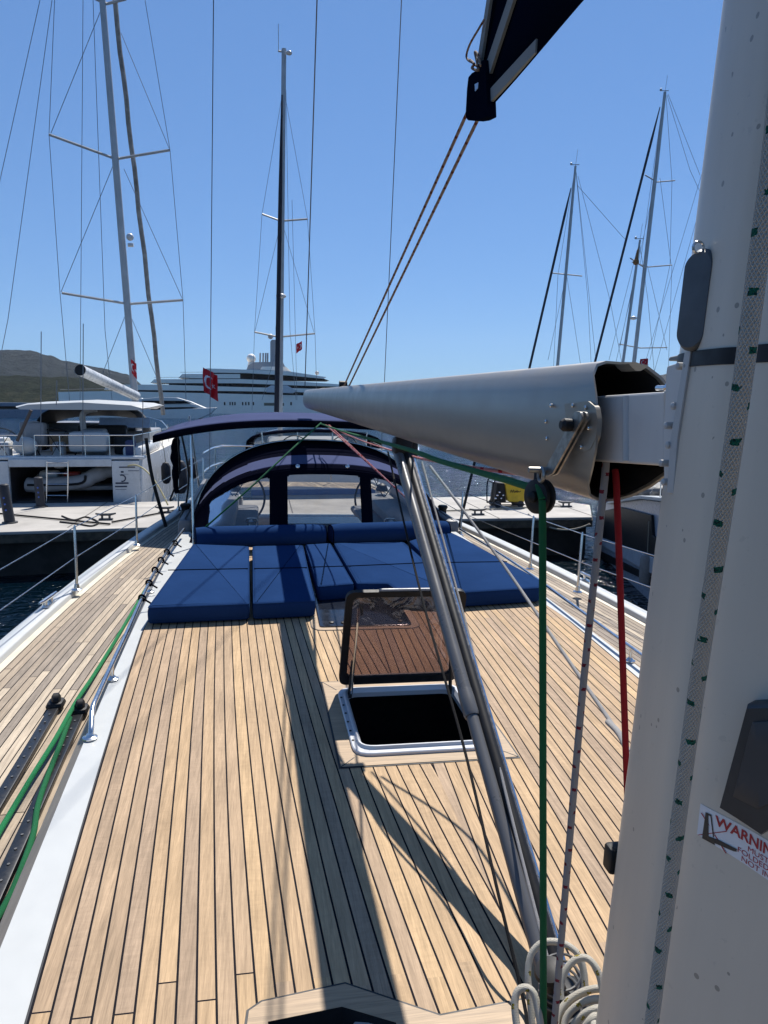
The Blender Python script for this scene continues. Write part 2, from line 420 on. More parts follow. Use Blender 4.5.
def vinyl(name, tint, clear=.78):
    m = bpy.data.materials.new(name); m.use_nodes = True; nt = m.node_tree; nt.nodes.clear(); g = G(nt)
    out = g.n('ShaderNodeOutputMaterial'); tr = g.n('ShaderNodeBsdfTransparent'); tr.inputs[0].default_value = tuple(tint)+(1,)
    gl = g.n('ShaderNodeBsdfGlossy'); gl.inputs['Roughness'].default_value = .08; gl.inputs['Color'].default_value = (.8, .82, .85, 1)
    co = g.obj(); g.lk(g.bump(g.noise(co, 6, 3, .5, 1.0), .5, .03), gl.inputs['Normal'])
    fr = g.n('ShaderNodeFresnel'); fr.inputs[0].default_value = 1.45
    mx = g.n('ShaderNodeMixShader'); g.lk(g.m('ADD', fr.outputs[0], .03), mx.inputs[0]); g.lk(tr.outputs[0], mx.inputs[1]); g.lk(gl.outputs[0], mx.inputs[2])
    df = g.n('ShaderNodeBsdfDiffuse'); df.inputs[0].default_value = (.45, .46, .48, 1)
    mx2 = g.n('ShaderNodeMixShader'); g.lk(g.m('MULTIPLY_ADD', g.noise(co, 9, 5, .6), .16, 0), mx2.inputs[0])
    g.lk(mx.outputs[0], mx2.inputs[1]); g.lk(df.outputs[0], mx2.inputs[2]); g.lk(mx2.outputs[0], out.inputs[0]); return m
M_vinyl = vinyl('clear_vinyl', (.60, .60, .59))
M_smoke = vinyl('smoked_acrylic', (.56, .47, .46))
M_tint = plain('tinted_deck_glass', (.012, .015, .022), .12, 0, .1, 6, 0, .8)
M_glassd = plain('dark_glass', (.01, .013, .018), .08, 0, .2, 6)

# ------------------------------------------------------------------ world, sun, camera
world = bpy.data.worlds.new('World'); scene.world = world; world.use_nodes = True
nt = world.node_tree; bg = nt.nodes['Background']
sky = nt.nodes.new('ShaderNodeTexSky'); sky.sky_type = 'NISHITA'; sky.sun_disc = False
elev = math.asin(SUN.z); azim = math.atan2(SUN.x, SUN.y)
sky.sun_elevation = elev; sky.sun_rotation = azim
sky.air_density = 1.0; sky.dust_density = 0.0; sky.ozone_density = 3.0; sky.altitude = 0
gm = nt.nodes.new('ShaderNodeGamma'); gm.inputs[1].default_value = .56; nt.links.new(sky.outputs[0], gm.inputs[0])
tn = nt.nodes.new('ShaderNodeMix'); tn.data_type = 'RGBA'; tn.blend_type = 'MULTIPLY'; tn.inputs[0].default_value = 1
nt.links.new(gm.outputs[0], tn.inputs[6]); tn.inputs[7].default_value = (.92, 1.50, 2.38, 1)
nt.links.new(tn.outputs[2], bg.inputs[0]); bg.inputs[1].default_value = .0705
sd = bpy.data.lights.new('sun', 'SUN'); sd.energy = 5.0; sd.angle = R(.53); sd.color = (1, .955, .89)
so = bpy.data.objects.new('sun', sd); COL.objects.link(so); so.rotation_euler = SUN.to_track_quat('Z', 'Y').to_euler(); so.location = (0, 0, 40)
cd = bpy.data.cameras.new('camera'); cam = bpy.data.objects.new('camera', cd); COL.objects.link(cam)
cd.sensor_fit = 'VERTICAL'; cd.sensor_height = 24; cd.lens = F/1024*24; cd.clip_start = .02; cd.clip_end = 20000
cam.matrix_world = W.mat(); scene.camera = cam
vs = scene.view_settings; vs.view_transform = 'Standard'; vs.look = 'None'; vs.exposure = .6; vs.gamma = 1; vs.use_curve_mapping = False
scene.cycles.max_bounces = 8; scene.cycles.transparent_max_bounces = 16

# ================================================================== THE SETTING
def struct(o): o['kind'] = 'structure'; return o
def water():
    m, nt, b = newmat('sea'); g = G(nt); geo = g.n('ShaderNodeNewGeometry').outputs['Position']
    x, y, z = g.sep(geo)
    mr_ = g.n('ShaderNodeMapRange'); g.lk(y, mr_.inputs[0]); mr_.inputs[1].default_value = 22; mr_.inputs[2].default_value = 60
    g.lk(g.mix(mr_.outputs[0], (.0003, .004, .008), (.001, .024, .062)), b.inputs['Base Color']); b.inputs['Roughness'].default_value = .06; b.inputs['Specular IOR Level'].default_value = .38; b.inputs['IOR'].default_value = 1.333  # nearer water darkened in its colour, imitating pontoon shade and dark reflections
    cd_ = g.n('ShaderNodeCameraData')
    w1 = g.noise(g.comb(g.m('MULTIPLY', x, .55), g.m('MULTIPLY', y, 1.0), 0), .9, 4, .55, .4)
    w2 = g.noise(g.comb(g.m('MULTIPLY', x, .8), y, 3), 3.2, 2, .55, .5)
    w3 = g.noise(g.comb(g.m('MULTIPLY', x, .7), y, 9), 9, 1.5, .5, .4)
    h = g.m('ADD', g.m('MULTIPLY', w1, .25), g.m('ADD', g.m('MULTIPLY', w2, .14), g.m('MULTIPLY', w3, .075)))
    h = g.m('MULTIPLY', h, g.m('MULTIPLY_ADD', mr_.outputs[0], 2.2, 1.0))
    g.lk(g.bump(h, 1.0, 1.0), b.inputs['Normal']); return m
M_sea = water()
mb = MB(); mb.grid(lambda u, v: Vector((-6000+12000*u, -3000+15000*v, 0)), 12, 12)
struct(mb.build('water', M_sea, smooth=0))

def terrain(name, prof, Yd, depth, cols, amp, seed, y0=None, nu=260, nv=44):
    """a range of hills whose skyline has the given picture profile; a real relief that falls to the sea on both sides"""
    pts = [(W.Y(x, y, Yd)) for x, y in prof]
    xs = [p.x for p in pts]
    def hz(x):
        if x <= xs[0]: return pts[0].z
        for a, b_ in zip(pts, pts[1:]):
            if x <= b_.x:
                t = (x-a.x)/(b_.x-a.x); t = t*t*(3-2*t); return a.z*(1-t)+b_.z*t
        return pts[-1].z
    def fn(u, v):
        x = xs[0] + (xs[-1]-xs[0])*u; q = math.sin(math.pi*min(max(v, 0), 1))**.8
        y = Yd + depth*(v-.5); s = x*(y/Yd)
        nz = noise.fractal(Vector((x*.006*1000/Yd+seed, y*.006*1000/Yd, seed)), .9, 2.1, 6)
        z = max(hz(x), 0)*q*(y/Yd if v > .5 else 1)*(1 if v <= .5 else .8) * (1+.22*nz*(.25+abs(v-.5)*3)) + amp*nz*q*.35
        return Vector((s, y, z-1.5))
    mb = MB(); mb.grid(fn, nu, nv)
    m, nt, b = newmat(name+'_ground'); g = G(nt); co = g.obj()
    f = g.noise(co, 22.0/Yd*.9, 9, .72); f2 = g.noise(co, 90.0/Yd, 6, .75)
    fx = g.m('ADD', g.m('MULTIPLY', f, .5), g.m('MULTIPLY', f2, .5))
    g.lk(g.ramp(fx, cols), b.inputs['Base Color']); b.inputs['Roughness'].default_value = .95; b.inputs['Specular IOR Level'].default_value = .1
    g.lk(g.bump(f2, 1.0, Yd*.02), b.inputs['Normal'])
    return struct(mb.build(name, m, smooth=60))
terrain('hills', [(-240, 380), (-120, 360), (-40, 354), (5, 351.5), (34, 355), (50, 360), (66, 366), (100, 370), (125, 375), (150, 388), (175, 397), (230, 406)], 1500, 900,
        [(.38, (.010, .018, .024)), (.52, (.024, .035, .042)), (.66, (.052, .062, .066))], 30, 3.1)
terrain('wooded_shore', [(-200, 384), (-60, 379), (0, 377), (60, 379), (110, 384), (150, 391), (185, 398), (230, 405)], 620, 300,
        [(.40, (.004, .009, .005)), (.52, (.013, .022, .010)), (.64, (.045, .046, .026))], 9, 9.7)
terrain('distant_hill', [(560, 406), (610, 392), (650, 377), (700, 370), (800, 366), (980, 380), (1080, 404)], 1700, 900,
        [(.38, (.04, .045, .05)), (.52, (.07, .07, .075)), (.66, (.12, .115, .11))], 25, 5.5)

# ------------------------------------------------------------------ pontoon
ZD = .95
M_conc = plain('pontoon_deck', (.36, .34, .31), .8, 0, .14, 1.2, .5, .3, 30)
M_concs = plain('under_deck_dark', (.030, .028, .025), .85, 0, .3, 2.0, .6, .2, 20)
n0 = W.Z(0, 532, ZD); n1 = W.Z(156, 527, ZD); n2 = W.Z(440, 519, ZD); n3 = W.Z(592, 517, ZD); f3 = W.Z(590, 505, ZD); f2 = W.Z(520, 493, ZD); f0 = W.Z(0, 504, ZD)
dl = n0 + (n0-n3)*1.6; fl = f0 + (n0-n3)*1.6
pont = thing('pontoon', 'long pale concrete mooring pontoon between the moored boats', 'pontoon')
poly = [dl, n0, n1, n2, n3, f3, Vector((f2.x, f0.y+.2, ZD)), f0, fl]
mb = MB(); mb.prism(poly, ZD-.07, ZD); mb.build('deck_slab', M_conc, pont, smooth=0, bevel=.02)
inn = offset_poly([(p.x, p.y) for p in poly], .12)
mb = MB(); mb.prism(inn, -.3, ZD-.073); mb.build('under_deck_shade', M_concs, pont, smooth=0)  # near-black box stands in for the shade between open piles
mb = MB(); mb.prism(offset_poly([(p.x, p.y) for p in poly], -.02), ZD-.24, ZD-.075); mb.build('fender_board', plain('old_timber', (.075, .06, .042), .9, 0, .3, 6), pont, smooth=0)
# seams across the slab
mb = MB()
for k in range(14):
    xx = dl.x + 3 + k*2.4
    mb.box((xx, 0.5*(n0.y+f0.y)+.2, ZD+.002), (.03, 4.2-.3, .006))
mb.each('slab_joint', plain('joint', (.12, .11, .10), .9), pont, smooth=0)
M_cleat = plain('cleat_iron', (.10, .10, .10), .5, .5, .2, 30)
def cleat(px, py, nm='dock_cleat', lab='', grp='iron cleats on the pontoon', s=1.0):
    p = W.Z(px, py, ZD); mb = MB()
    mb.box(p+Vector((0, 0, .02*s)), (.3*s, .12*s, .04*s), bev=.01)
    for dx in (-.08, .08): mb.cyl(p+Vector((dx*s, 0, .03)), p+Vector((dx*s, 0, .12*s)), .025*s, 10)
    mb.tube([p+Vector((-.22*s, 0, .15*s)), p+Vector((-.1*s, 0, .125*s)), p+Vector((.1*s, 0, .125*s)), p+Vector((.22*s, 0, .15*s))], [.018*s, .03*s, .03*s, .018*s], 10)
    tag(mb.build(nm, M_cleat), lab, 'cleat', grp)
cleat(106, 520, lab='iron mooring cleat near the front edge of the pontoon, left side')
cleat(165, 513, lab='iron mooring cleat on the pontoon below the white stern of the left boat')
cleat(566, 507, lab='iron mooring cleat on the pontoon right of the big block')
cleat(478, 515, lab='iron mooring cleat on the pontoon in front of the yellow machine')
# service pedestals
for (px, py, tx, ty, lab) in ((10, 523, 3, 484, 'dark leaning pontoon post at the left edge of the photo'), (41, 507, 38, 477, 'black pontoon post with small blue marks in front of the dinghy garage')):
    a = W.Z(px, py, ZD); b_ = W.Y(tx, ty, a.y); t = thing('pontoon_post', lab, 'post', 'dark posts on the pontoon', loc=a)
    b_ -= a; mb = MB(); mb.tube([(0, 0, 0), b_*.97, b_], [.11, .105, .085], 14); mb.build('post_shaft', M_rubber, t)
    mb = MB(); mb.cyl((0, 0, 0), (0, 0, .03), .16, 16); mb.build('base_flange', M_cleat, t)
    mb = MB()
    for k in (.35, .5, .66): mb.ball(b_*k + Vector((0, -.105, 0)), .022, 8)
    mb.each('reflector', plain('blue_marker', (.05, .12, .45), .3), t)
# yellow machine
pm = W.Z(505, 506.5, ZD); t = thing('generator', 'yellow portable generator on wheels standing on the pontoon', 'generator', loc=pm)
M_yel = plain('yellow_paint', (.55, .36, .015), .4, 0, .1, 6)
mb = MB()
prof = [(-.02, .16), (.36, .13), (.42, .3), (.38, .5), (.28, .62), (.0, .72), (-.1, .62)]
mb.prism_xz(round_poly([(a*1.15+.02, b_) for a, b_ in prof], .05), -.24, .24); mb.build('engine_cover', M_yel, t, bevel=.02)
mb = MB(); mb.prism_xz([(-.36, .14), (-.04, .14), (-.1, .64), (-.30, .66)], -.2, .2); mb.build('engine_block', M_black, t, bevel=.015)
mb = MB()
for yy in (-.25, .25):
    mb.tube(catmull([(-.42, yy, .08), (-.42, yy, .62), (-.30, yy, .76), (.05, yy, .8), (.40, yy, .62)], 5), .016, 8)
for xx, zz in ((-.42, .1), (-.40, .66), (.05, .8)): mb.tube([(xx, -.25, zz), (xx, .25, zz)], .016, 8)
mb.tube([(-.42, -.25, .08), (.46, -.25, .08)], .016, 8); mb.tube([(-.42, .25, .08), (.46, .25, .08)], .016, 8)
mb.build('tube_frame', M_black, t)
for xx in (-.28, .34):
    mb = MB()
    for yy in (-.26, .2): mb.lathe((xx, yy, .09), [(.02, 0), (.09, .005), (.09, .06), (.02, .065)], 16, (0, 1, 0))
    mb.each('wheel', M_rubber, t)
mb = MB()
for k in range(5): mb.ball((-.34+.05*k, -.215, .25+.08*(k % 3)), .03, 8)
mb.each('pump_fitting', M_steel, t)
def text_mesh(name, s, size, mat, parent, M, ext=.001, shear=0, bold=.0):
    cu = bpy.data.curves.new(name, 'FONT'); cu.body = s; cu.size = size; cu.extrude = ext; cu.shear = shear; cu.offset = bold
    o = bpy.data.objects.new(name, cu); COL.objects.link(o)
    bpy.context.view_layer.update(); dg = bpy.context.evaluated_depsgraph_get()
    me = bpy.data.meshes.new_from_object(o.evaluated_get(dg)); bpy.data.objects.remove(o)
    me.materials.clear(); me.materials.append(mat); me.transform(M)
    ob = bpy.data.objects.new(name, me); COL.objects.link(ob); ob.parent = parent; return ob
MX = Matrix.Rotation(R(90), 4, 'X')
text_mesh('lettering', 'Maker', .15, M_black, t, Matrix.Translation((.02, -.247, .36)) @ MX, .002, .3, .004) if False else None
mb = MB()      # the dark, unreadable script on the cover
mb.tube(catmull([(.05, -.243, .40), (.07, -.243, .47), (.10, -.243, .40), (.13, -.243, .47), (.15, -.243, .40), (.17, -.243, .42), (.19, -.243, .44), (.20, -.243, .40), (.23, -.243, .46), (.24, -.243, .40), (.27, -.243, .43), (.29, -.243, .41), (.33, -.243, .44)], 4), .008, 6)
mb.build('script_mark', M_black, t)

# ------------------------------------------------------------------ generic hulls (bow towards +Y, local origin at the stern on the sea)
def hull_rings(Lg, beam, z_st, z_bow, n=16, flare=.93, zb=-.35, tr=.9):
    rings = []
    for i in range(n+1):
        t = i/n; y = Lg*t
        w = beam/2*(tr + (1-tr)*min(t/.35, 1))*(1 if t < .45 else (1-((t-.45)/.55)**2.3))
        w = max(w, .03); zd = z_st + (z_bow-z_st)*t**1.4
        rr = []
        for sgn in (-1, 1):
            seq = [(1, zd), (.985, zd*.55), (flare, .08), (.62, zb)]
            if sgn == 1: seq = seq[::-1]
            for k, z in seq: rr.append(Vector((sgn*w*k, y - (0 if t < .97 else (1-z/zd)*.35), z)))
        rings.append(rr)
    return rings
def wires(name, pts2, Yd, r, mat, parent, frame=W, org=Vector((0, 0, 0))):
    mb = MB()
    for seg_ in pts2: mb.tube([frame.Y(x, y, Yd)-org for x, y in seg_], r, 5)
    return mb.each(name, mat, parent)

M_fend = plain('fender_navy', (.012, .014, .022), .7, 0, .2, 8, .3)
M_flag = plain('flag_red', (.55, .012, .02), .7)
M_flagw = plain('flag_white', (.75, .75, .75), .7)
def flag(name, label, loc, w, h, droop, ax, group='Turkish flags on the rigging', amp=.03, seed=0):
    """red cloth with a white crescent and star; u along the fly, v down the hoist"""
    t = thing(name, label, 'flag', group, loc=loc)
    ax = Vector(ax).normalized(); nrm = ax.cross(Vector((0, 0, 1))).normalized()
    def P(u, v, off=0):
        fold = amp*math.sin(u*9+seed+v*2)*min(1, u*3)+amp*.5*math.sin(u*17+v*5+seed)
        q = ax*(w*u*(1-.55*droop)) + Vector((0, 0, -h*v - droop*w*u*(.55+.2*v))) + nrm*(fold+off)
        return q
    mb = MB(); mb.grid(lambda u, v: P(u, v), 22, 12); mb.build('flag_cloth', M_flag, t, smooth=80)
    mb = MB()
    asp = h/w
    def inside(u, v):
        x, y = u, v*asp; cx, cy = .36, .5*asp; r = .27*asp
        d = math.hypot(x-cx, y-cy); d2 = math.hypot(x-cx-.075*asp, y-cy)
        if d < r and d2 > r*.80: return True
        sx, sy = .36+.36*asp, .5*asp; a = math.atan2(y-sy, x-sx)+math.pi; ds = math.hypot(x-sx, y-sy)
        k = (a % (2*math.pi/5)) - math.pi/5; return ds < .125*asp*(.42+.58*(abs(k)/(math.pi/5))**1.5)
    for off in (.003, -.003): mb.grid(lambda u, v: P(u, v, off), 60, 42, skip=lambda u, v: not inside(u, v))
    mb.build('crescent_and_star', M_flagw, t, smooth=80)
    return t

# ------------------------------------------------------------------ the sailing yacht moored on the left
YL = 19.9
def pL(x, y, Y=YL): return W.Y(x, y, Y)
orgL = Vector((pL(45, 500).x, YL, 0))
sb = thing('sailing_yacht', 'white sailing yacht with open dinghy garage moored stern to the pontoon, left', 'sailing yacht', loc=orgL)
zd_ = pL(60, 459).z; zb_ = pL(190, 444, 34).z
rg = hull_rings(15, 5.2, zd_, max(zb_, zd_+.25), 18, .92, -.4, .94)
mb = MB(); mb.loft(rg, cap=False, closed=False); mb.build('hull', plain('hull_white', (.62, .64, .66), .25, 0, .015, .7), sb)
wT = .94*5.2/2
lo, ro, to_, bo = pL(9, 465).x-orgL.x, pL(112, 465).x-orgL.x, pL(9, 467).z, pL(9, 502).z
gi = M_gelb
mb = MB()
mb.box(((-wT+lo)/2, .0, zd_/2-.1), (lo+wT, .12, zd_+.1)); mb.box(((wT+ro)/2, .0, zd_/2-.1), (wT-ro, .12, zd_+.1))
mb.box(((lo+ro)/2, 0, (zd_+to_)/2), (ro-lo-.004, .12, zd_-to_)); mb.box(((lo+ro)/2, 0, bo/2-.1), (ro-lo-.004, .12, bo+.1))
mb.build('transom', gi, sb, smooth=0, bevel=.015)
mb = MB(); mb.box(((lo+ro)/2, 2.6, zd_/2), (ro-lo+.6, .05, zd_-.05)); mb.box(((lo+ro)/2, 1.3, bo-.03), (ro-lo+.3, 2.5, .05))
mb.box((lo-.1, 1.3, zd_/2), (.04, 2.5, zd_-.1)); mb.box((ro+.1, 1.3, zd_/2), (.04, 2.5, zd_-.1)); mb.build('garage', plain('garage_dark', (.035, .035, .04), .8), sb, smooth=0)
mb = MB()
for k, (a, b_) in enumerate(zip(rg, rg[1:])):
    mb.add([a[0]+Vector((0, 0, -.02)), a[-1]+Vector((0, 0, -.02)), b_[-1]+Vector((0, 0, -.02)), b_[0]+Vector((0, 0, -.02))], [(0, 1, 2, 3)])
mb.build('deck', plain('deck_light', (.55, .53, .49), .6), sb, smooth=0)
# quarter mouldings, cockpit, seats, coachroof
mb = MB(); mb.box((0, .25, zd_+.02), (5.1, .5, .09), bev=.03); mb.box((-2.2, 2.2, zd_+.15), (.5, 3.6, .3), bev=.08); mb.box((2.2, 2.2, zd_+.15), (.5, 3.6, .3), bev=.08)
mb.each('coaming', M_gelb, sb)
mb = MB()
for (x0, x1, y0, y1, z0, z1) in ((-.9, -.45, 1.2, 1.6, 0, .95), (.75, 1.35, 1.0, 1.6, .0, .75), (-1.9, 1.9, 4.2, 8.5, 0, .55), (-1.5, 1.5, 5.2, 8.0, .5, .8)):
    mb.box(((x0+x1)/2, (y0+y1)/2, zd_+(z0+z1)/2), (x1-x0, y1-y0, z1-z0), bev=.06)
mb.each('cabin', plain('cabin_grey', (.20, .205, .21), .4), sb)
mb = MB(); c1 = pL(88, 440); c2 = pL(120, 459)
mb.box((1.05, .65, zd_+.42), (1.0, .5, .55), bev=.1); mb.build('cockpit_locker', M_gel, sb)
mb = MB(); mb.ball((pL(21, 447).x-orgL.x, .35, zd_+.33), .32, 14, (1, .7, .75)); mb.build('life_raft', M_gel, sb)
for px in (40, -18):
    c = pL(px+6, 449)-orgL; c.y = 1.0; mb = MB(); mb.torus(c, .52, .018, (0, 1, .2), 36, 8)
    for k in range(6):
        a = k*math.pi/3; mb.tube([c, c+Vector((.52*math.cos(a), .08*math.sin(a), .52*math.sin(a)))], .010, 5)
    mb.build('steering_wheel', M_black, sb)
    mb = MB(); mb.box(c+Vector((0, .25, -.25)), (.3, .3, .75), bev=.06); mb.build('binnacle', M_gelb, sb)
# hard top and its arch
zt = pL(60, 408).z; xl, xr = pL(6, 408).x-orgL.x, pL(146, 408).x-orgL.x
rings = []
for y, s_, dz in ((.6, .93, -.0), (.75, 1, .03), (2.5, 1, .08), (4.0, .98, .07), (4.6, .9, 0)):
    xa, xb = xl*s_, xr*s_; rings.append([Vector((xa+.1, y, zt-.05+dz)), Vector((xb-.1, y, zt-.05+dz)), Vector((xb, y, zt+dz)), Vector((xb-.3, y, zt+.08+dz)), Vector(((xa+xb)/2, y, zt+.15+dz)), Vector((xa+.3, y, zt+.08+dz)), Vector((xa, y, zt+dz))])
mb = MB(); mb.loft(rings); mb.build('hard_top', M_gel, sb)
mb = MB(); mb.tube([pL(17, 441)-orgL, pL(31, 410)-orgL], .045, 8); mb.build('top_strut', plain('strut_dark', (.08, .06, .05), .5), sb)
mb = MB(); q = [pL(60, 438)-orgL, pL(58, 418)-orgL, pL(63, 412)-orgL, pL(74, 410)-orgL]
for p in q: p.y = 2.6
mb.tube(catmull(q, 6), .085, 10); mb.build('arch_pillar', M_gelb, sb)
mb = MB()      # sprayhood
rr = []
for y, hw, hh in ((3.9, 1.6, .95), (4.6, 1.7, 1.0), (5.6, 1.6, .55)):
    rr.append([Vector((math.cos(math.pi*k/12)*hw+.35, y, zd_+.5+max(math.sin(math.pi*k/12), 0)**.6*hh)) for k in range(13)])
mb.loft(rr, cap=False, closed=False); mb.build('sprayhood', plain('hood_black', (.02, .02, .022), .7), sb, solid=.03)
mb = MB(); c1, c2 = pL(80, 426)-orgL, pL(122, 421)-orgL
mb.box((c1.x*.5+c2.x*.5, 3.3, c1.z), (1.5, .03, .34), Matrix.Rotation(R(-30), 4, 'X')); mb.build('window_panel', plain('screen_blue', (.30, .42, .60), .3), sb)
mb = MB()      # pushpit rails
zr = zd_+.62
for a, b_ in ((-2.3, -.5), (-.2, 2.3)):
    for zz in (zr, zd_+.35): mb.tube([(a, .12, zz), (b_, .12, zz)], .014, 6)
    for k in range(5): x = a+(b_-a)*k/4; mb.tube([(x, .12, zd_), (x, .12, zr)], .013, 6)
mb.tube([(2.3, .12, zr), (2.42, 2, zr), (2.45, 6, zr), (1.6, 11, zr+.12), (0, 15, zr+.3)], .012, 6)
for y, x in ((2, 2.42), (4.5, 2.45), (7, 2.35), (9.5, 2.0), (12, 1.2)): mb.tube([(x, y, zd_), (x, y, zr+.03)], .013, 6)
mb.build('guard_rail', M_steel, sb)
mb = MB()
for px in (48, 69):
    a = pL(px, 503)-orgL; b_ = pL(px, 461)-orgL; a.y = b_.y = -.12; mb.tube([a, b_], .016, 6)
for py in (462, 473, 484, 495):
    a = pL(48, py)-orgL; b_ = pL(69, py)-orgL; a.y = b_.y = -.12; mb.tube([a, b_], .014, 6)
mb.build('boarding_ladder', M_steel, sb)
# loose gear in the cockpit
for gx, gy, gz_, sx, sy, sz, nm, mt in ((-1.55, 1.5, .25, .5, .5, .5, 'helm_seat', M_gelb), (-.35, .8, .62, .5, .35, .62, 'instrument_pod', plain('pod_grey', (.25, .25, .25), .5)), (.1, 2.4, .3, .9, .9, .5, 'cockpit_table', M_margin), (1.9, 1.1, .3, .5, .6, .5, 'grill_box', M_black), (-1.0, 2.9, .45, .7, .5, .8, 'seat_back', M_black), (.9, 3.1, .5, 1.4, .3, .6, 'seat_back', M_black), (2.15, .5, .25, .25, .3, .45, 'rope_bag', M_canvas)):
    mb = MB(); mb.box((gx, gy, zd_+gz_), (sx, sy, sz), bev=.06); mb.build(nm, mt, sb)
for px, y0_, y1_ in ((36, 462, 330), (79, 460, 322), (52, 405, 380), (140, 460, 400)):
    a = pL(px, y0_)-orgL; b_ = pL(px+.5, y1_)-orgL; a.y = b_.y = .4; mb = MB(); mb.tube([a, b_], .012, 5); mb.build('stay', R_wire, sb)
# marks on the transom's right quarter
mk = plain('mark_navy', (.02, .03, .06), .5)
mb = MB()
for (x0, x1, y0, y1) in ((116, 129, 482, 483.8), (115.5, 127.5, 485.4, 487), (116, 127, 488.9, 489.4), (119.5, 135.5, 466.3, 467.6), (128.5, 139.5, 470.2, 470.9), (120, 129, 473.9, 474.2), (121.3, 124, 470.8, 472.6)):
    p, q = pL(x0, y1), pL(x1, y0); mb.box(((p.x+q.x)/2-orgL.x, -.064, (p.z+q.z)/2), (q.x-p.x, .004, q.z-p.z))
c = pL(122.6, 478)-orgL; c.y = -.066
mb.tube([c+Vector((.085*math.sin(a), 0, .085*math.cos(a))) for a in [R(k) for k in range(-30, 200, 15)]], .017, 6)
mb.build('transom_mark', mk, sb, smooth=0)
# rig
mh = pL(100, -30, 28)-orgL; mf = pL(135, 400, 28)-orgL
mb = MB(); mb.tube([mf-Vector((0, 0, .6)), mf, mf.lerp(mh, .6), mh+(mh-mf)*.35], [.13, .13, .12, .09], 14)
mb.build('mast', plain('spar_grey', (.42, .42, .41), .4, .3, .08, 2), sb)
mb = MB()
for seg_ in (((62, 293), (129, 304)), ((129, 304), (183, 300)), ((49, 134.5), (116, 159)), ((116, 159), (170, 150)), ((92, -3), (106, 4)), ((106, 4), (126, -1))):
    mb.tube([W.Y(x, y, 28)-orgL for x, y in seg_], .045, 6)
mb.each('spreader', plain('spar_grey', ()), sb)
wires('shroud', [((40, 0), (0, 180), (-30, 320)), ((52, 0), (8, 319), (-8, 400)), ((55, -10), (49, 134.5), (60, 293), (70, 405)), ((83, 0), (80, 405)), ((93, 0), (105, 330), (112, 400)),
                 ((101, 10), (51, 133)), ((145, 0), (170, 150), (183, 300), (186, 400)), ((121, 33), (169, 148)), ((115, 161), (61, 292)), ((124, 169), (182, 298)), ((129, 306), (100, 380)), ((128, 310), (160, 385))], 28, .011, R_wire, sb, W, orgL)
mb = MB(); a = W.Y(112, -20, 29)-orgL; b_ = W.Y(163, 415, 30)-orgL
mb.tube([a.lerp(b_, k/20)+Vector((.02*math.sin(k*1.7), 0, 0)) for k in range(21)], .085, 8); mb.build('furled_headsail', plain('sailcloth_grey', (.25, .24, .22), .8, 0, .3, 3), sb)
mb = MB(); mb.tube([W.Y(128, 245, 27.6)-orgL, W.Y(133.5, 245, 27.6)-orgL], .07, 8); mb.ball(W.Y(130, 237, 27.6)-orgL, .13, 10); mb.build('radar_dome', M_gelb, sb)
mb = MB(); a = W.Y(80, 370, 23)-orgL; b_ = W.Y(136, 396, 27.7)-orgL; mb.tube([a, b_], [.17, .17], 18, cap=False); mb.tube([a, a+(b_-a)*.015], [.178, .178], 18, cap=False); mb.build('boom', M_gelb, sb)
mb = MB(); mb.tube([a+(b_-a)*.002, a+(b_-a)*.01], .165, 18); mb.build('boom_end_cap', M_black, sb)
# dinghy in the garage
dg = thing('dinghy', 'grey inflatable dinghy stowed in the stern garage of the left yacht', 'dinghy', loc=orgL+Vector((0, 1.0, 0)))
a = pL(19, 487)-orgL; b_ = pL(110, 475)-orgL
M_inf = plain('hypalon', (.36, .37, .38), .6, 0, .1, 4)
mb = MB()
for yy in (-.45, .45):
    mb.tube(catmull([(a.x, yy*.9, a.z), (a.x+.4, yy, a.z-.02), (a.x+1.4, yy, a.z+.06), (b_.x-.5, yy*.9, b_.z-.06), (b_.x-.05, yy*.6, b_.z+.04)], 6), [.13]+[.2]*20+[.16]*3+[.1], 14)
mb.build('side_tube', M_inf, dg)
mb = MB()
mb.tube(catmull([(a.x+.1, -.655, a.z+.01), (a.x+1.4, -.665, a.z+.03), (b_.x-.7, -.66, b_.z-.04)], 6), .035, 6); mb.build('rubbing_strake', M_black, dg)
mb = MB(); mb.box(((a.x+b_.x)/2, 0, a.z-.12), (2.3, .8, .12), bev=.03); mb.build('floor', plain('dinghy_floor', (.2, .2, .2), .6), dg)
mb = MB(); mb.box((b_.x-1.2, 0, a.z+.24), (.4, .3, .12), bev=.04); mb.build('fuel_tank', plain('tank_red', (.5, .03, .02), .4), dg)
mb = MB(); mb.box((a.x+.5, 0, a.z+.22), (.5, .35, .25), bev=.08); mb.build('outboard_cowl', M_gelb, dg)
# fenders along its side
for k, (px, py, hh, Y_) in enumerate(((166, 473, 22, 22.8), (180, 477, 34, 21.5), (193, 468, 22, 26.5))):
    c = W.Y(px, py, Y_); h = abs(W.Y(px, py-hh/2, Y_).z - W.Y(px, py+hh/2, Y_).z)/2; r = h*.42
    f = thing('fender', ('dark navy fender nearest the transom of the left yacht', 'tall dark navy fender, middle one on the side of the left yacht', 'dark navy fender farthest along the side of the left yacht')[k], 'fender', 'fenders on the left yacht', loc=c)
    mb = MB(); mb.lathe((0, 0, 0), [(.01, -h), (r*.6, -h*.93), (r, -h*.6), (r, h*.6), (r*.6, h*.92), (.03, h)], 16); mb.build('fender_cover', M_fend, f)
    mb = MB(); mb.tube([(0, 0, h), (-.05, 0, h+.5)], .012, 6); mb.build('lanyard', R_moor, f)
flag('flag', 'small red Turkish flag high against the mast of the left yacht', W.Y(131, 359, 27.5), .35, .5, .85, (1, -.3, 0), seed=1)

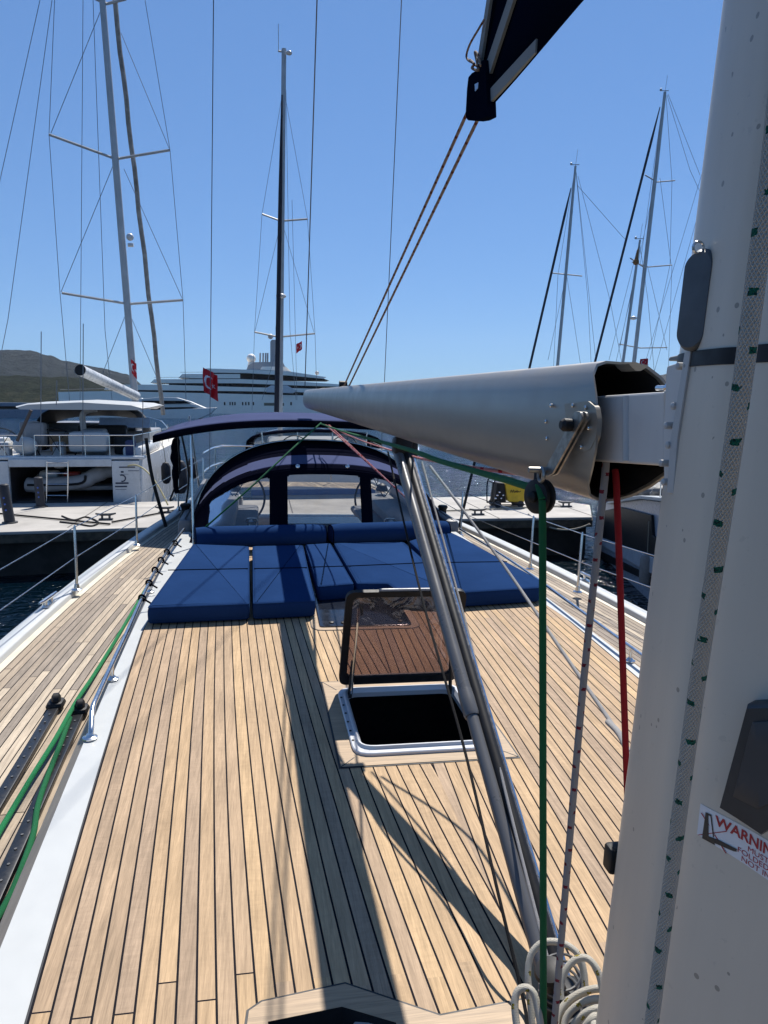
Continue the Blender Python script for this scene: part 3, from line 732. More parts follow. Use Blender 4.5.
# ------------------------------------------------------------------ yacht across the pontoon, seen above the dodger
YC = 20.6
orgC = Vector((W.Y(322, 500, YC).x, YC, 0))
sc = thing('sailing_yacht', 'white sailing yacht with navy sprayhood seen beyond the dodger, tall black-fronted mast', 'sailing yacht', loc=orgC)
zC = W.Y(322, 470, YC).z
rg = hull_rings(13, 4.3, zC, zC+.35, 16, .9, -.4, .95)
mb = MB(); mb.loft(rg, cap=True, closed=True); mb.build('hull', plain('hull_white', ()), sc)
mb = MB(); mb.box((0, -.02, zC*.62), (4.06, .05, .16)); mb.box((0, -.02, zC*.30), (4.0, .05, .05)); mb.build('hull_stripe', plain('stripe_blue', (.08, .16, .36), .4), sc)
mb = MB(); mb.box((-1.3, 2.2, zC+.25), (.9, 3.4, .5), bev=.1); mb.box((1.3, 2.2, zC+.25), (.9, 3.4, .5), bev=.1); mb.box((0, 6.2, zC+.3), (3.0, 5.0, .6), bev=.15); mb.each('cabin', M_gel, sc)
for sx in (-.75, .75):
    mb = MB(); c = Vector((sx, .9, zC+.55)); mb.torus(c, .42, .016, (0, 1, .25), 32, 8)
    for k in range(5): a = k*math.pi*.4; mb.tube([c, c+Vector((.42*math.cos(a), 0, .42*math.sin(a)))], .009, 5)
    mb.build('steering_wheel', M_black, sc)
    mb = MB(); mb.box((sx, 1.15, zC+.3), (.35, .3, .9), bev=.08); mb.build('binnacle', M_gelb, sc)
a = W.Y(246, 449, YC+3.2)-orgC; b_ = W.Y(262, 430, YC+3.2)-orgC
xl_, zt_ = a.x, b_.z
mb = MB(); rr = []
for y, s_, hh in ((2.6, 1, 1), (3.0, 1, 1.02), (3.9, .98, 1.0), (4.7, .9, .8)):
    rr.append([Vector((xl_*s_*math.cos(math.pi*k/16)*1.0, y, a.z + (zt_-a.z)*hh*max(math.sin(math.pi*k/16), 0)**.5)) for k in range(17)])
mb.loft(rr, cap=False, closed=False); mb.build('sprayhood', M_navy, sc, solid=.03)
mb = MB()
for k in range(4):
    x = xl_*.75*(1-2*k/3); mb.tube([(x, 2.62, zC+.3), (x*1.02, 2.62, zt_-.05)], .03, 6)
mb.each('hood_frame', M_steel, sc)
mb = MB(); mb.add([(xl_*.9, 4.5, zC+.5), (-xl_*.9, 4.5, zC+.5), (-xl_*.85, 4.2, zt_-.1), (xl_*.85, 4.2, zt_-.1)], [(0, 1, 2, 3)]); mb.build('window_panel', M_vinyl, sc, smooth=0)
mb = MB(); zr = zC+.6
mb.tube([(-2, .1, zr), (2, .1, zr)], .014, 6)
for k in range(6): x = -2+4*k/5; mb.tube([(x, .1, zC), (x, .1, zr)], .012, 6)
for s_ in (-1, 1):
    mb.tube([(s_*2, .1, zr), (s_*2.1, 4, zr), (s_*1.9, 8, zr+.1), (0, 13, zr+.35)], .01, 6)
    for y in (2, 4, 6, 8): mb.tube([(s_*2.05, y, zC), (s_*2.05, y, zr)], .012, 6)
mb.build('guard_rail', M_steel, sc)
mh = W.Y(284, 49, 29)-orgC; mf = W.Y(280, 425, 29)-orgC
mb = MB(); mb.tube([mf-Vector((0, 0, .5)), mf, mh], [.10, .10, .09], 12); mb.build('mast', plain('spar_grey', ()), sc)
mb = MB(); a = W.Y(282.0, 95, 28.7)-orgC; b_ = W.Y(276.6, 412, 28.2)-orgC; mb.tube([a, a.lerp(b_, .3), b_], [.03, .075, .10], 10); mb.build('furled_sail', plain('sail_cover_dark', (.012, .014, .025), .8), sc)
mb = MB()
for seg_ in (((262, 214), (281, 221)), ((281, 221), (307.5, 219)), ((254.5, 332), (279, 337)), ((279, 337), (315, 333.5)), ((278, 51), (289, 52.5))):
    mb.tube([W.Y(x, y, 29)-orgC for x, y in seg_], .035, 6)
mb.tube([W.Y(278.5, 50, 29)-orgC, W.Y(278.3, 24, 29)-orgC], .012, 5)
mb.each('spreader', plain('spar_grey', ()), sc)
mb = MB(); mb.ball(W.Y(281, 296, 28.6)-orgC, .2, 12, (1, 1, .5)); mb.ball(W.Y(289, 53, 28.8)-orgC, .12, 10, (1, 1, .6)); mb.build('radar_dome', M_gelb, sc)
wires('shroud', [((283, 90), (262, 214), (254.5, 332), (252, 410)), ((284, 90), (307.5, 219), (315, 333.5), (317, 400)), ((281, 222), (255, 331)), ((282, 222), (314, 332)), ((286, 90), (290, 330), (296, 400)), ((292, 200), (297, 400)), ((280, 338), (262, 400))], 29, .008, R_wire, sc, W, orgC)
flag('flag', 'small red Turkish flag flying right of the black-fronted mast', W.Y(302, 341, 27), .0+.32, .30, .55, (-.9, .2, -.1), seed=4)

# ------------------------------------------------------------------ yachts whose masts rise above the boom
def far_sailer(label, top, foot, Yd, wires_, spr, forestay, hullx, dx=0, extra=None, rr=.11):
    org = Vector((W.Y(foot[0], 400, Yd).x+dx, Yd-5, 0))
    t = thing('sailing_yacht', label, 'sailing yacht', 'sailing yachts behind the boom', loc=org)
    rg = hull_rings(13, 4.0, 1.15, 1.55, 14, .9, -.4, .9)
    mb = MB(); mb.loft(rg); mb.build('hull', plain('hull_white', ()), t)
    mb = MB(); mb.box((0, 5.2, 1.5), (2.6, 5.5, .6), bev=.2); mb.each('cabin', M_gel, t)
    mb = MB()
    for s_ in (-1, 1):
        mb.box((s_*1.31, 5.4, 1.55), (.02, 3.6, .2))
    mb.build('window', M_glassd, t, smooth=0)
    mh = W.Y(*top, Yd)-org; mf = W.Y(*foot, Yd)-org
    d = (mf-mh).normalized(); mf2 = mf + d*((mf.z-1.2)/max(-d.z, .1))
    mb = MB(); mb.tube([mf2, mf2.lerp(mh, .8), mh], [rr, rr*.9, rr*.65], 10); mb.build('mast', plain('spar_grey', ()), t)
    mb = MB(); mb.tube([mf2+Vector((0, 0, 1)), mf2+Vector((-.2, -4.2, 1.0))], .1, 10); mb.build('boom', plain('spar_grey', ()), t)
    mb = MB()
    for seg_ in spr: mb.tube([W.Y(x, y, Yd)-org for x, y in seg_], .04, 6)
    mb.tube([mh, mh+Vector((.1, 0, 1.0))], .012, 5); mb.tube([mh+Vector((-.35, 0, .05)), mh+Vector((.25, 0, .1))], .025, 5); mb.ball(mh+Vector((-.3, 0, .12)), .08, 8)
    mb.each('spreader', plain('spar_grey', ()), t)
    wires('shroud', wires_, Yd, .013, R_wire, t, W, org)
    if forestay:
        a, b_ = [W.Y(x, y, Yd)-org for x, y in forestay]; d = (b_-a).normalized(); b2 = b_+d*((b_.z-1.6)/max(-d.z, .1))
        mb = MB(); mb.tube([a, a.lerp(b2, .1), b2], [.03, .085, .085], 8); mb.build('furled_headsail', plain('uv_strip_dark', (.03, .035, .05), .8), t)
    if extra: extra(t, org)
    return t
far_sailer('sailing yacht with the shorter mast, first one right of the boom ropes', (575.5, 166), (557, 372), 46,
           [((576, 170), (587, 275), (600, 400)), ((577, 185), (622, 236), (626, 240)), ((576, 172), (588, 300), (592, 380)), ((574, 175), (558, 275), (552, 400)), ((566, 276), (548, 360)), ((578, 176), (610, 300), (625, 380)), ((567, 277), (583, 380))],
           [((552, 273), (582, 276))], ((571, 188), (529, 370)), 0)
far_sailer('sailing yacht with the tallest mast right of the boom, pale and slender', (665, 92), (634, 362), 46,
           [((666, 95), (672, 181), (670, 265), (650, 360)), ((664, 95), (652, 178), (640, 266)), ((667, 95), (690, 170), (702, 196)), ((668, 94), (700, 175)), ((660, 178), (671, 264)), ((703, 170), (640, 380)), ((702, 200), (652, 380)), ((655, 182), (638, 264)), ((672, 265), (668, 380)), ((648, 268), (667, 350))],
           [((645, 175), (657, 182)), ((657, 182), (675, 180.5)), ((632, 262), (648, 267)), ((648, 267), (672, 265)), ((619, 344), (640, 348)), ((640, 348), (667, 347.5))], ((660, 107), (596, 358)), 3.2, rr=.14)
def extra3(t, org):
    mb = MB(); mb.tube([W.Y(640, 241, 44)-org, W.Y(636, 262, 44)-org], [.03, .12], 8); mb.ball(W.Y(636, 262, 44)-org, .2, 8); mb.build('masthead_wrap', plain('wrap_orange', (.25, .12, .04), .8), t)
    mb = MB(); mb.ball(W.Y(633.5, 318, 44)-org, .22, 10, (1, 1, .55)); mb.build('radar_dome', M_gelb, t)
far_sailer('sailing yacht with the short brown-topped mizzen mast beside the tallest mast', (640, 240), (623, 362), 44,
           [((640, 243), (630, 300), (612, 380)), ((637, 250), (609, 360)), ((640, 245), (648, 300), (655, 380)), ((620, 346), (640, 250))], [((630, 258), (645, 268))], None, 0, -1.2, extra3, .1)
flag('flag', 'small red Turkish flag at the top right of the boom opening', W.Y(640, 359, 40), .58, .42, .1, (1, 0, .15), seed=2, amp=.05)

# ------------------------------------------------------------------ superyacht
YS = 240.0
def pS(x, y, Y=YS): v = W.Y(x, y, Y); return (v.x, v.z)
M_sy = plain('superyacht_white', (.90, .84, .73), .35, 0, .04, .2)
M_sy2 = plain('superyacht_grey', (.36, .36, .36), .4, 0, .05, .2)
M_syw = plain('superyacht_glass', (.003, .0035, .004), .5, 0, .2, .3, spec=.1)
osy = Vector((pS(250, 414)[0], YS, 0))
sy = thing('superyacht', 'huge white superyacht with stacked decks anchored beyond the marina', 'superyacht', loc=osy)
def syp(name, px, y0, y1, mat, dy=0):
    mb = MB(); mb.prism_xz([(pS(x, y)[0]-osy.x, pS(x, y)[1]) for x, y in px], y0, y1); return mb.build(name, mat, sy, smooth=0)
syp('hull', [(60, 415.6), (58, 392), (110, 391), (200, 393), (330, 396), (470, 392), (560, 384), (520, 415.6)], 0, 16, M_sy)
syp('window_band', [(120, 391), (122, 388.2), (240, 391), (500, 393), (500, 397), (330, 396.2), (200, 393.2)], 1.0, 15, M_syw)
syp('main_deck', [(104, 389.6), (108, 384.6), (160, 384.6), (240, 387), (420, 391), (430, 394.5), (240, 391.2)], -.2, 16.2, M_sy)
syp('window_band', [(168, 385), (170, 381), (240, 383), (390, 388), (400, 390.3), (240, 387.2)], 1.4, 14.6, M_syw)
syp('upper_deck', [(150, 383), (154, 379.2), (240, 379), (300, 381.5), (350, 385), (358, 387.2), (300, 385.5), (240, 383.2)], .3, 15.7, M_sy)
syp('window_band', [(188, 379.3), (190, 375), (240, 374), (322, 377.5), (330, 380.5), (240, 379.1)], 2.2, 13.8, M_syw)
syp('bridge_deck', [(178, 378), (182, 373.8), (206, 373.8), (240, 373.9), (240, 378.2), (208, 378.2)], .8, 15.2, M_sy)
syp('window_band', [(208, 374), (206, 371.5), (240, 371), (300, 374), (322, 376.5), (324, 380), (240, 376)], 2.9, 13, M_syw)
syp('sun_deck', [(203, 372.2), (206, 368.2), (246, 369.4), (290, 371.3), (327, 377), (324, 378.6), (290, 375.4), (246, 372.9)], 1.2, 14.8, M_sy)
syp('superstructure', [(246, 369.5), (248, 364.5), (254, 361.5), (283, 361), (288, 371.2)], 4, 12, M_sy2)
syp('funnel', [(260, 369), (262, 366), (286, 366), (292, 371.4)], 3.5, 12.5, M_sy)
syp('radar_mast', [(270.5, 362), (270.5, 340), (272, 338), (277, 338), (278, 341), (280, 362)], 6.5, 9.5, M_sy2)
mb = MB()
for x in (260, 263, 265.5, 267.5):
    a = W.Y(x, 364, YS+8)-osy; b_ = W.Y(x+.2, 353, YS+8)-osy; mb.tube([a, b_], .28, 6)
a = W.Y(276, 340, YS+8)-osy; mb.tube([a, a+Vector((0, 0, 4.5))], .12, 6)
mb.each('antenna', M_sy2, sy)
mb = MB(); mb.ball(W.Y(251.2, 358.5, YS+6)-osy, 1.55, 16); mb.tube([W.Y(251, 367, YS+6)-osy, W.Y(251, 361, YS+6)-osy], [1.2, .9], 10); mb.build('radome', M_sy, sy)
mb = MB(); mb.ball(W.Y(270.5, 336.5, YS+6)-osy, .9, 14); mb.build('radome', M_sy2, sy)
mb = MB(); mb.ball(W.Y(317, 373, YS+5)-osy, .7, 12); mb.build('radome', M_sy2, sy)
for x0, x1 in ((224, 225.3), (229.5, 230.6), (232, 233.1), (234.4, 235.5), (242.1, 243.3), (245.2, 246.4), (248.2, 249.4), (252.8, 254), (290.3, 291.8)):
    a = pS(x0, 405.2); b_ = pS(x1, 402); mb = MB(); mb.box(((a[0]+b_[0])/2-osy.x, -.02, (a[1]+b_[1])/2), (b_[0]-a[0], .1, b_[1]-a[1])); mb.build('hull_window', M_syw, sy, smooth=0)
a = pS(264, 405.6); b_ = pS(284, 403); mb = MB(); mb.box(((a[0]+b_[0])/2-osy.x, -.03, (a[1]+b_[1])/2), (b_[0]-a[0], .12, b_[1]-a[1])); mb.build('side_door', plain('door_bronze', (.16, .14, .09), .5), sy, smooth=0)
mb = MB(); mb.prism_xz([(pS(x, y)[0]-osy.x, pS(x, y)[1]) for x, y in ((266, 392.5), (266.5, 388), (271, 385.5), (287, 385.5), (297, 391), (293, 393.5))], -1.2, .8); mb.build('tender', M_gelb, sy, bevel=.2)
# rails as thin edges
mb = MB()
for xx, yy, x2, y2 in ((60, 389.7, 104, 388.6), (154, 377.6, 190, 377), (180, 372.3, 206, 372)):
    mb.tube([W.Y(xx, yy, YS+.3)-osy, W.Y(x2, y2, YS+.3)-osy], .06, 5)
mb.build('guard_rail', M_sy2, sy)

# motor yachts at anchor
def motor_yacht(label, Yd, hullp, superp, winp, col, glass=None, depth=6):
    cx = sum(W.Y(x, y, Yd).x for x, y in hullp)/len(hullp); org = Vector((cx, Yd, 0))
    t = thing('motor_yacht', label, 'motor yacht', 'motor yachts at anchor', loc=org)
    P = lambda q: [(W.Y(x, y, Yd).x-org.x, W.Y(x, y, Yd).z) for x, y in q]
    mb = MB(); mb.prism_xz(P(hullp), 0, depth); mb.build('hull', col, t, smooth=0, bevel=.1)
    for i, q in enumerate(superp): mb = MB(); mb.prism_xz(P(q), .6+i*.5, depth-.6-i*.5); mb.build('superstructure', col, t, smooth=0, bevel=.08)
    for i, q in enumerate(winp): mb = MB(); mb.prism_xz(P(q), .3, depth-.3); mb.build('window', M_syw, t, smooth=0)
    mb = MB(); a = W.Y(superp[0][1][0]+12, superp[0][1][1], Yd)-org
    mb.tube([a+Vector((0, 3, 0)), a+Vector((.3, 3, 2.0))], .06, 5); mb.ball(a+Vector((.8, 3, .9)), .45, 10); mb.build('radar_mast', M_gelb, t)
    return t
M_my = plain('motor_white', (.66, .64, .60), .3, 0, .04, .4)
M_myb = plain('motor_bluegrey', (.13, .17, .23), .3, 0, .05, .4)
motor_yacht('sleek white motor yacht with dark windows in front of the superyacht stern', 165,
            [(88, 420), (86, 411), (150, 410), (196, 408.5), (216, 407.6), (210, 414), (196, 420)],
            [[(118, 411), (124, 404), (150, 401), (186, 403), (198, 405), (206, 408.4), (190, 409.5)], [(132, 404), (138, 399), (160, 397.2), (176, 397.6), (190, 401.5), (198, 405), (170, 403)]],
            [[(140, 403.8), (142, 400.6), (184, 400.8), (190, 403.4), (160, 404)], [(150, 410), (152, 407.5), (192, 407), (198, 408.4)]], M_my)
motor_yacht('blue-grey motor yacht seen at the far left behind the hard top', 165,
            [(-60, 420.5), (-70, 410), (0, 410), (56, 409), (66, 408), (58, 420.5)],
            [[(-50, 410), (-44, 404.5), (-10, 402.4), (34, 403), (44, 409.2)]],
            [[(-40, 408.6), (-38, 406.2), (28, 406.2), (34, 408.8)], [(14, 415.6), (14, 413.8), (30, 413.8), (30, 415.6)]], M_myb)

# ------------------------------------------------------------------ motor boat at the right of the pontoon
orgR = W.Z(625, 575, 0); 
mr = thing('motor_boat', 'grey-white motor boat with a large black side panel, right behind the boom', 'motor boat', loc=orgR)
def pR(x, y): return W.X(x, y, 0) 
def q3(x, y, off=0):        # a point of its port side, a vertical plane running aft-to-fore past us
    o = Vector((8.1, 15.8, 0)); dr = Vector((1.0, 3.9, 0)).normalized(); nv_ = Vector((dr.y, -dr.x, 0))
    d = W.ray(x, y); c_ = Vector((0, 0, W.h)); t = (o+nv_*off-c_).dot(nv_)/d.dot(nv_); return c_+d*t-orgR
NV = Vector((3.9, -1.0, 0)).normalized()
def side(name, px, mat, o0=0, th=.1):
    mb = MB(); a = [q3(x, y, o0) for x, y in px]; mb.loft([a, [p+NV*th for p in a]]); return mb.build(name, mat, mr, smooth=0, bevel=.01)
side('hull', [(594, 556), (597, 506), (622, 497), (672, 503), (700, 508), (700, 650), (672, 622), (630, 584)], plain('motorboat_hull', (.30, .34, .40), .3), 0, 3.2)
side('side_panel', [(594, 537), (597, 512), (620, 507), (651, 515), (652, 535), (658, 541), (665, 559), (634, 551)], M_black, -.06, .05)
side('rubbing_strake', [(596, 542), (597, 536), (640, 552), (672, 566), (672, 584), (640, 568)], plain('strake', (.38, .41, .45), .4), -.08, .07)
side('waterline_band', [(595, 556), (596, 549), (640, 571), (672, 590), (672, 602), (640, 578)], M_black, -.05, .04)
side('deck_edge', [(606, 504), (610, 498.5), (640, 495.5), (676, 499), (676, 503), (640, 499)], M_gel, -.1, 1.0)
mb = MB()
for k in range(16):
    x = 622+k*4; mb.ball(q3(x, 492-2*math.sin(k*1.3), .6), .12+.05*math.sin(k*2.1), 8, (1.4, 1, .7))
mb.box(q3(655, 490, 1.0), (1.0, .8, .3), bev=.12); mb.build('deck_gear', plain('gear_grey', (.12, .12, .12), .6, 0, .4, 3), mr)
mb = MB(); mb.tube([q3(600, 492), q3(650, 478), q3(720, 476)], .012, 6)
for x in (600, 630, 660): mb.tube([q3(x, 498), q3(x+1, 481 if x > 610 else 492)], .012, 6)
mb.build('guard_rail', M_steel, mr)
fq = q3(648, 567)+orgR; fe = thing('fender', 'grey fender hanging on the motor boat beside the mast', 'fender', loc=fq+Vector((-.15, -.2, 0)))
mb = MB(); mb.lathe((0, 0, 0), [(.02, -.3), (.1, -.27), (.12, -.2), (.12, .2), (.1, .27), (.02, .3)], 14); mb.build('fender_body', plain('fender_grey', (.2, .2, .2), .6), fe)
mb = MB(); mb.tube([(0, 0, .3), (.05, .1, .9)], .01, 5); mb.build('lanyard', R_moor, fe)

# ================================================================== THE YACHT WE STAND ON (frame B, tilted into the world at the end)
own = thing('sailing_yacht', 'large sailing yacht with teak decks and big grey mast and boom in the foreground', 'sailing yacht', boat=True)
def hw_t(Y): return 1.165 + .083*Y - .0045*Y*Y if Y < 4.6 else 1.4516 - .075*(Y-4.6)           # teak edge on the coachroof
def hw_o(Y): return 1.334 + .062*Y - .0048*Y*Y           # white edge of the coachroof
def hw_r(Y):                                             # inside of the toe rail
    if Y < 1: return max(2.2486 - .021*(1-Y)**2.05, .05)
    if Y > 9.24: return 1.765 - .10*(Y-9.24)
    return 2.19 + .0714*Y - .0127*Y*Y
YE = 7.75                                                # aft end of the coachroof
ZS = -.15                                                # side deck height
Ys = [-1.5 + .25*k for k in range(int((YE+1.5)/.25)+1)]
def band(name, f_in, f_out, z_in, z_out, mat, ys, sides=(-1, 1), par=own):
    for s_ in sides:
        mb = MB(); n = len(ys)
        mb.add([(X0+s_*f_in(y), y, z_in) for y in ys] + [(X0+s_*f_out(y), y, z_out) for y in ys], [(i, i+1, n+i+1, n+i) for i in range(n-1)])
        mb.build(name, mat, par, smooth=60)
# openings
P = lambda *q: [(v.x, v.y) for v in q]
hx0, hx1, hy0, hy1 = .452, 1.028, 2.835, 3.44
hole = round_poly([(hx0, hy0), (hx1, hy0), (hx1, hy1), (hx0, hy1)], .07, 5)
fwd_hole = [tuple(B.Z(*q).xy) for q in ((268, 1023), (342, 1008), (396, 1024))]
fwd_hole = [(fwd_hole[0][0], .95)] + fwd_hole + [(fwd_hole[2][0]+.01, .95)]
teak_out = [(X0-hw_t(y), y) for y in Ys] + [(X0+hw_t(y), y) for y in Ys[::-1]]
roof = bpy.data.objects.new('coachroof', None); COL.objects.link(roof); roof.parent = own
# the planking, the white edge and the sloping cabin side
sheet('teak_planking', teak_out, [hole, fwd_hole], 0, M_teak, roof)
wo = [(X0-hw_o(y), y) for y in Ys] + [(X0+hw_o(y), y) for y in Ys[::-1]]
sheet('white_edge', wo, [hole, fwd_hole], -.005, M_gel, roof)
caulk = [(X0-hw_t(y)-.006, y) for y in Ys] + [(X0+hw_t(y)+.006, y) for y in Ys[::-1]]
sheet('edge_caulking', caulk, [hole, fwd_hole], -.002, M_caulk, roof)
band('cabin_side', lambda y: hw_o(y)+.0, lambda y: hw_o(y)+.055, -.006, -.07, M_greyteak, Ys, par=roof)
band('cabin_side', lambda y: hw_o(y)+.055, lambda y: hw_o(y)+.085, -.072, ZS-.002, M_margin_y, Ys, par=roof)
mb = MB(); mb.add([(X0-hw_o(YE), YE, -.005), (X0+hw_o(YE), YE, -.005), (X0+hw_o(YE), YE, -.95), (X0-hw_o(YE), YE, -.95)], [(0, 1, 2, 3)])
mb.box((X0, YE+.02, -.4), (.62, .05, .85)); mb.build('cabin_bulkhead', M_gel, roof, smooth=0)
# side decks
Yd_ = [-8.7 + .3*k for k in range(int((13.2+8.7)/.3)+1)]
def f_in(y): return (hw_o(y)+.084) if -1.5 <= y <= YE else (min(hw_o(-1.5)+.084, hw_r(y)*.02) if y < -1.5 else min(hw_o(YE)+.084, hw_r(y)-.15) if y < 12.6 else .0)
band('side_deck', lambda y: f_in(y), lambda y: hw_r(y)-.045, ZS, ZS, M_side, Yd_)
band('covering_board', lambda y: hw_r(y)-.045, lambda y: hw_r(y)+.002, ZS+.001, ZS+.001, plain('covering_board_cream', (.55, .49, .38), .6, 0, .12, 6), Yd_)
mb = MB(); mb.add([(X0-hw_o(-1.5)-.09, -1.5, -.006), (X0+hw_o(-1.5)+.09, -1.5, -.006), (X0+hw_o(-1.5)+.09, -1.5, ZS), (X0-hw_o(-1.5)-.09, -1.5, ZS)], [(0, 1, 2, 3)]); mb.build('cabin_front', M_gel, roof, smooth=0)
# toe rail and hull
for s_ in (-1, 1):
    rings = []
    for y in Yd_:
        h = hw_r(y); rings.append([Vector((X0+s_*(h+o_), y, z_)) for o_, z_ in ((0, ZS-.01), (.003, ZS+.036), (.010, ZS+.044), (.112, ZS+.046), (.122, ZS+.036), (.125, ZS+.02), (.125, ZS-.05))])
    mb = MB(); mb.loft(rings, cap=False, closed=False); mb.build('toe_rail', M_gel, own, smooth=60)
mb = MB(); rings = []
for y in Yd_:
    h = hw_r(y)+.124; r_ = []
    for s_ in (-1, 1):
        q = [(1, ZS-.045), (.985, -.7), (.93, -1.5), (.75, -2.3), (.3, -2.7)]
        if s_ > 0: q = q[::-1]
        r_ += [Vector((X0+s_*h*k, y-(0 if y > -7 else (1+z)*0), z)) for k, z in q]
    rings.append(r_)
mb.loft(rings, cap=True, closed=False); mb.build('hull', plain('own_hull_white', (.7, .72, .72), .2, 0, .03, 1), own, smooth=60)
mb = MB(); mb.box((X0, 13.2, -1.6), (2*hw_r(13.2)+.1, .06, 1.5)); mb.build('transom', M_gelb, own, smooth=0)
# cockpit
ck = bpy.data.objects.new('cockpit', None); COL.objects.link(ck); ck.parent = own
M_seat = plain('cockpit_seat', (.10, .11, .14), .6, 0, .15, 5)
mb = MB(); mb.box((X0, (YE+12.6)/2, -.93), (3.0, 12.6-YE, .04)); mb.build('cockpit_sole', M_margin_y, ck, smooth=0)
for s_ in (-1, 1):
    mb = MB(); mb.box((X0+s_*1.28, 9.6, -.50), (.55, 3.5, .84), bev=.03); mb.build('seat_locker', plain('cockpit_grey', (.15, .155, .165), .5), ck)
    mb = MB(); mb.box((X0+s_*1.02, 9.4, -.26), (.62, 3.0, .10), bev=.04); mb.build('seat_cushion', M_seat, ck)
    mb = MB(); mb.box((X0+s_*1.50, 9.6, -.02), (.16, 3.6, .28), bev=.05); mb.each('coaming', plain('cockpit_grey', (.15, .155, .165), .5), ck)
mb = MB(); mb.box((X0, 9.2, -.35), (.5, 1.4, .12), bev=.03); mb.box((X0, 9.2, -.65), (.16, 1.1, .55)); mb.build('cockpit_table', M_margin_y, ck)
mb = MB(); mb.box((X0, 12.75, -.80), (2.6, .5, .2), bev=.06); mb.build('aft_deck', M_gelb, ck)
for px in (234, 384):
    c = B.Y(px, 498, 10.9); mb = MB(); mb.torus(c, .46, .017, (0, 1, .18), 44, 8)
    for k in range(6): a = k*math.pi/3; mb.tube([c, c+Vector((.46*math.cos(a), -.08*math.sin(a), .46*math.sin(a)))], .008, 5)
    w = mb.build('steering_wheel', M_black, own)
    mb = MB(); mb.box(c+Vector((0, .25, -.45)), (.26, .24, .95), bev=.07); mb.build('binnacle', M_gelb, w)
    mb = MB(); mb.lathe(c+Vector((0, .22, .08)), [(.09, 0), (.1, .03), (.07, .1), (.02, .13)], 16); mb.build('compass', M_black, w)
# toe-rail cleat, tracks
def tube_o(name, pts, r, mat, par, seg=10, **k): mb = MB(); mb.tube(pts, r, seg); return mb.build(name, mat, par, **k)
a = B.Z(38, 612, ZS+.05); b_ = B.Z(58, 598, ZS+.05); d = (b_-a).normalized(); c = (a+b_)/2
for sgn, cc, dd in ((-1, c, d), (1, Vector((2*X0-c.x, 5.9, c.z)), Vector((-d.x, d.y, 0)))):
    mb = MB(); mb.tube([cc-dd*.15+Vector((0, 0, .055)), cc-dd*.07+Vector((0, 0, .05)), cc+dd*.07+Vector((0, 0, .05)), cc+dd*.15+Vector((0, 0, .055))], [.009, .015, .015, .009], 10)
    for k in (-.05, .05): mb.cyl(cc+dd*k, cc+dd*k+Vector((0, 0, .05)), .014, 10)
    mb.box(cc+Vector((0, 0, .004)), (.05, .17, .012), rot_to((0, 0, 1)), bev=.005); mb.build('mooring_cleat', M_steel, own)
M_track = plain('track_black', (.010, .011, .014), .4, .2, .2, 20)
for pa, pb in (((56, 706), (-30, 850)), ((80, 712), (-20, 930))):
    a = B.Z(*pa, ZS+.02); b_ = B.Z(*pb, ZS+.02); d = (b_-a); L_ = d.length; M_ = Matrix.Rotation(math.atan2(-d.x, d.y), 4, 'Z')
    tr = MB().box((a+b_)/2-Vector((0, 0, .004)), (.050, L_, .03), M_, bev=.004).build('genoa_track', M_track, own)
    mb = MB()
    for k in range(int(L_/.085)): p = a+d.normalized()*(k*.085+.04); mb.cyl(p+Vector((0, 0, .008)), p+Vector((0, 0, .0145)), .0055, 8)
    mb.build('track_bolt', M_cleat, tr)
    mb = MB(); e = a - d.normalized()*.0
    mb.box(e+Vector((0, 0, .01)), (.085, .10, .05), M_, bev=.022); mb.lathe(e+Vector((.0, .0, .035)), [(.02, -.02), (.035, -.01), (.035, .015), (.02, .025)], 16, (1, .2, 0)); mb.build('track_end_block', M_black, tr)
# grab rails on the coachroof edge
for s_ in (-1, 1):
    pts = [B.Z(90, 738, .0), B.Z(91, 730, .03), B.Z(92.5, 709, .075), B.Z(97, 697, .085), B.Z(112, 664, .085), B.Z(126, 634, .085), B.Z(138, 607, .085), B.Z(150, 581, .085), B.Z(160, 563, .085), B.Z(172, 545, .085), B.Z(184, 529, .085)]
    if s_ > 0: pts = [Vector((2*X0-p.x, p.y, p.z)) for p in pts]
    rl = tube_o('grab_rail', catmull(pts, 5), .0125, M_steel, own, 12)
    mb = MB()
    for k in (0, 4, 7): 
        p = pts[k] if k == 0 else Vector((pts[k].x, pts[k].y, 0)); mb.lathe(p, [(.032, .0), (.032, .005), (.02, .010), (.014, .02)], 16)
        if k: mb.cyl(p, p+Vector((0, 0, .085)), .010, 10)
    mb.each('rail_foot', M_steel, rl)
# stanchions and life lines
stL = [B.Z(77, 590, ZS+.05), B.Z(137, 545, ZS+.05)]; stR = [B.Z(577.5, 592, ZS+.05), B.Z(530, 569, ZS+.05), B.Z(460.5, 535, ZS+.05)]
def rail_pt(s_, Y, z=ZS+.05): return Vector((X0+s_*(hw_r(Y)+.05), Y, z))
allst = {-1: [rail_pt(-1, 1.2), rail_pt(-1, 3.6)] + stL + [rail_pt(-1, 9.7), rail_pt(-1, 11.6)], 1: [rail_pt(1, 2.4), rail_pt(1, 4.2)] + stR + [rail_pt(1, 11.6)]}
for s_, sts in allst.items():
    for p in sts:
        mb = MB(); mb.tube([p, p+Vector((0, 0, .51)), p+Vector((0, 0, .53))], [.011, .0105, .005], 10); st = mb.build('stanchion', M_steel, own)
        mb = MB(); mb.lathe(p, [(.04, -.004), (.04, .004), (.022, .014), (.018, .05)], 14); mb.build('stanchion_base', M_steel, st)
    tp = [p+Vector((0, 0, .515)) for p in sts]; md = [p+Vector((0, 0, .27)) for p in sts]
    tube_o('life_line', tp, .004, M_steel, own, 6); tube_o('life_line', md, .004, M_steel, own, 6)
mb = MB()
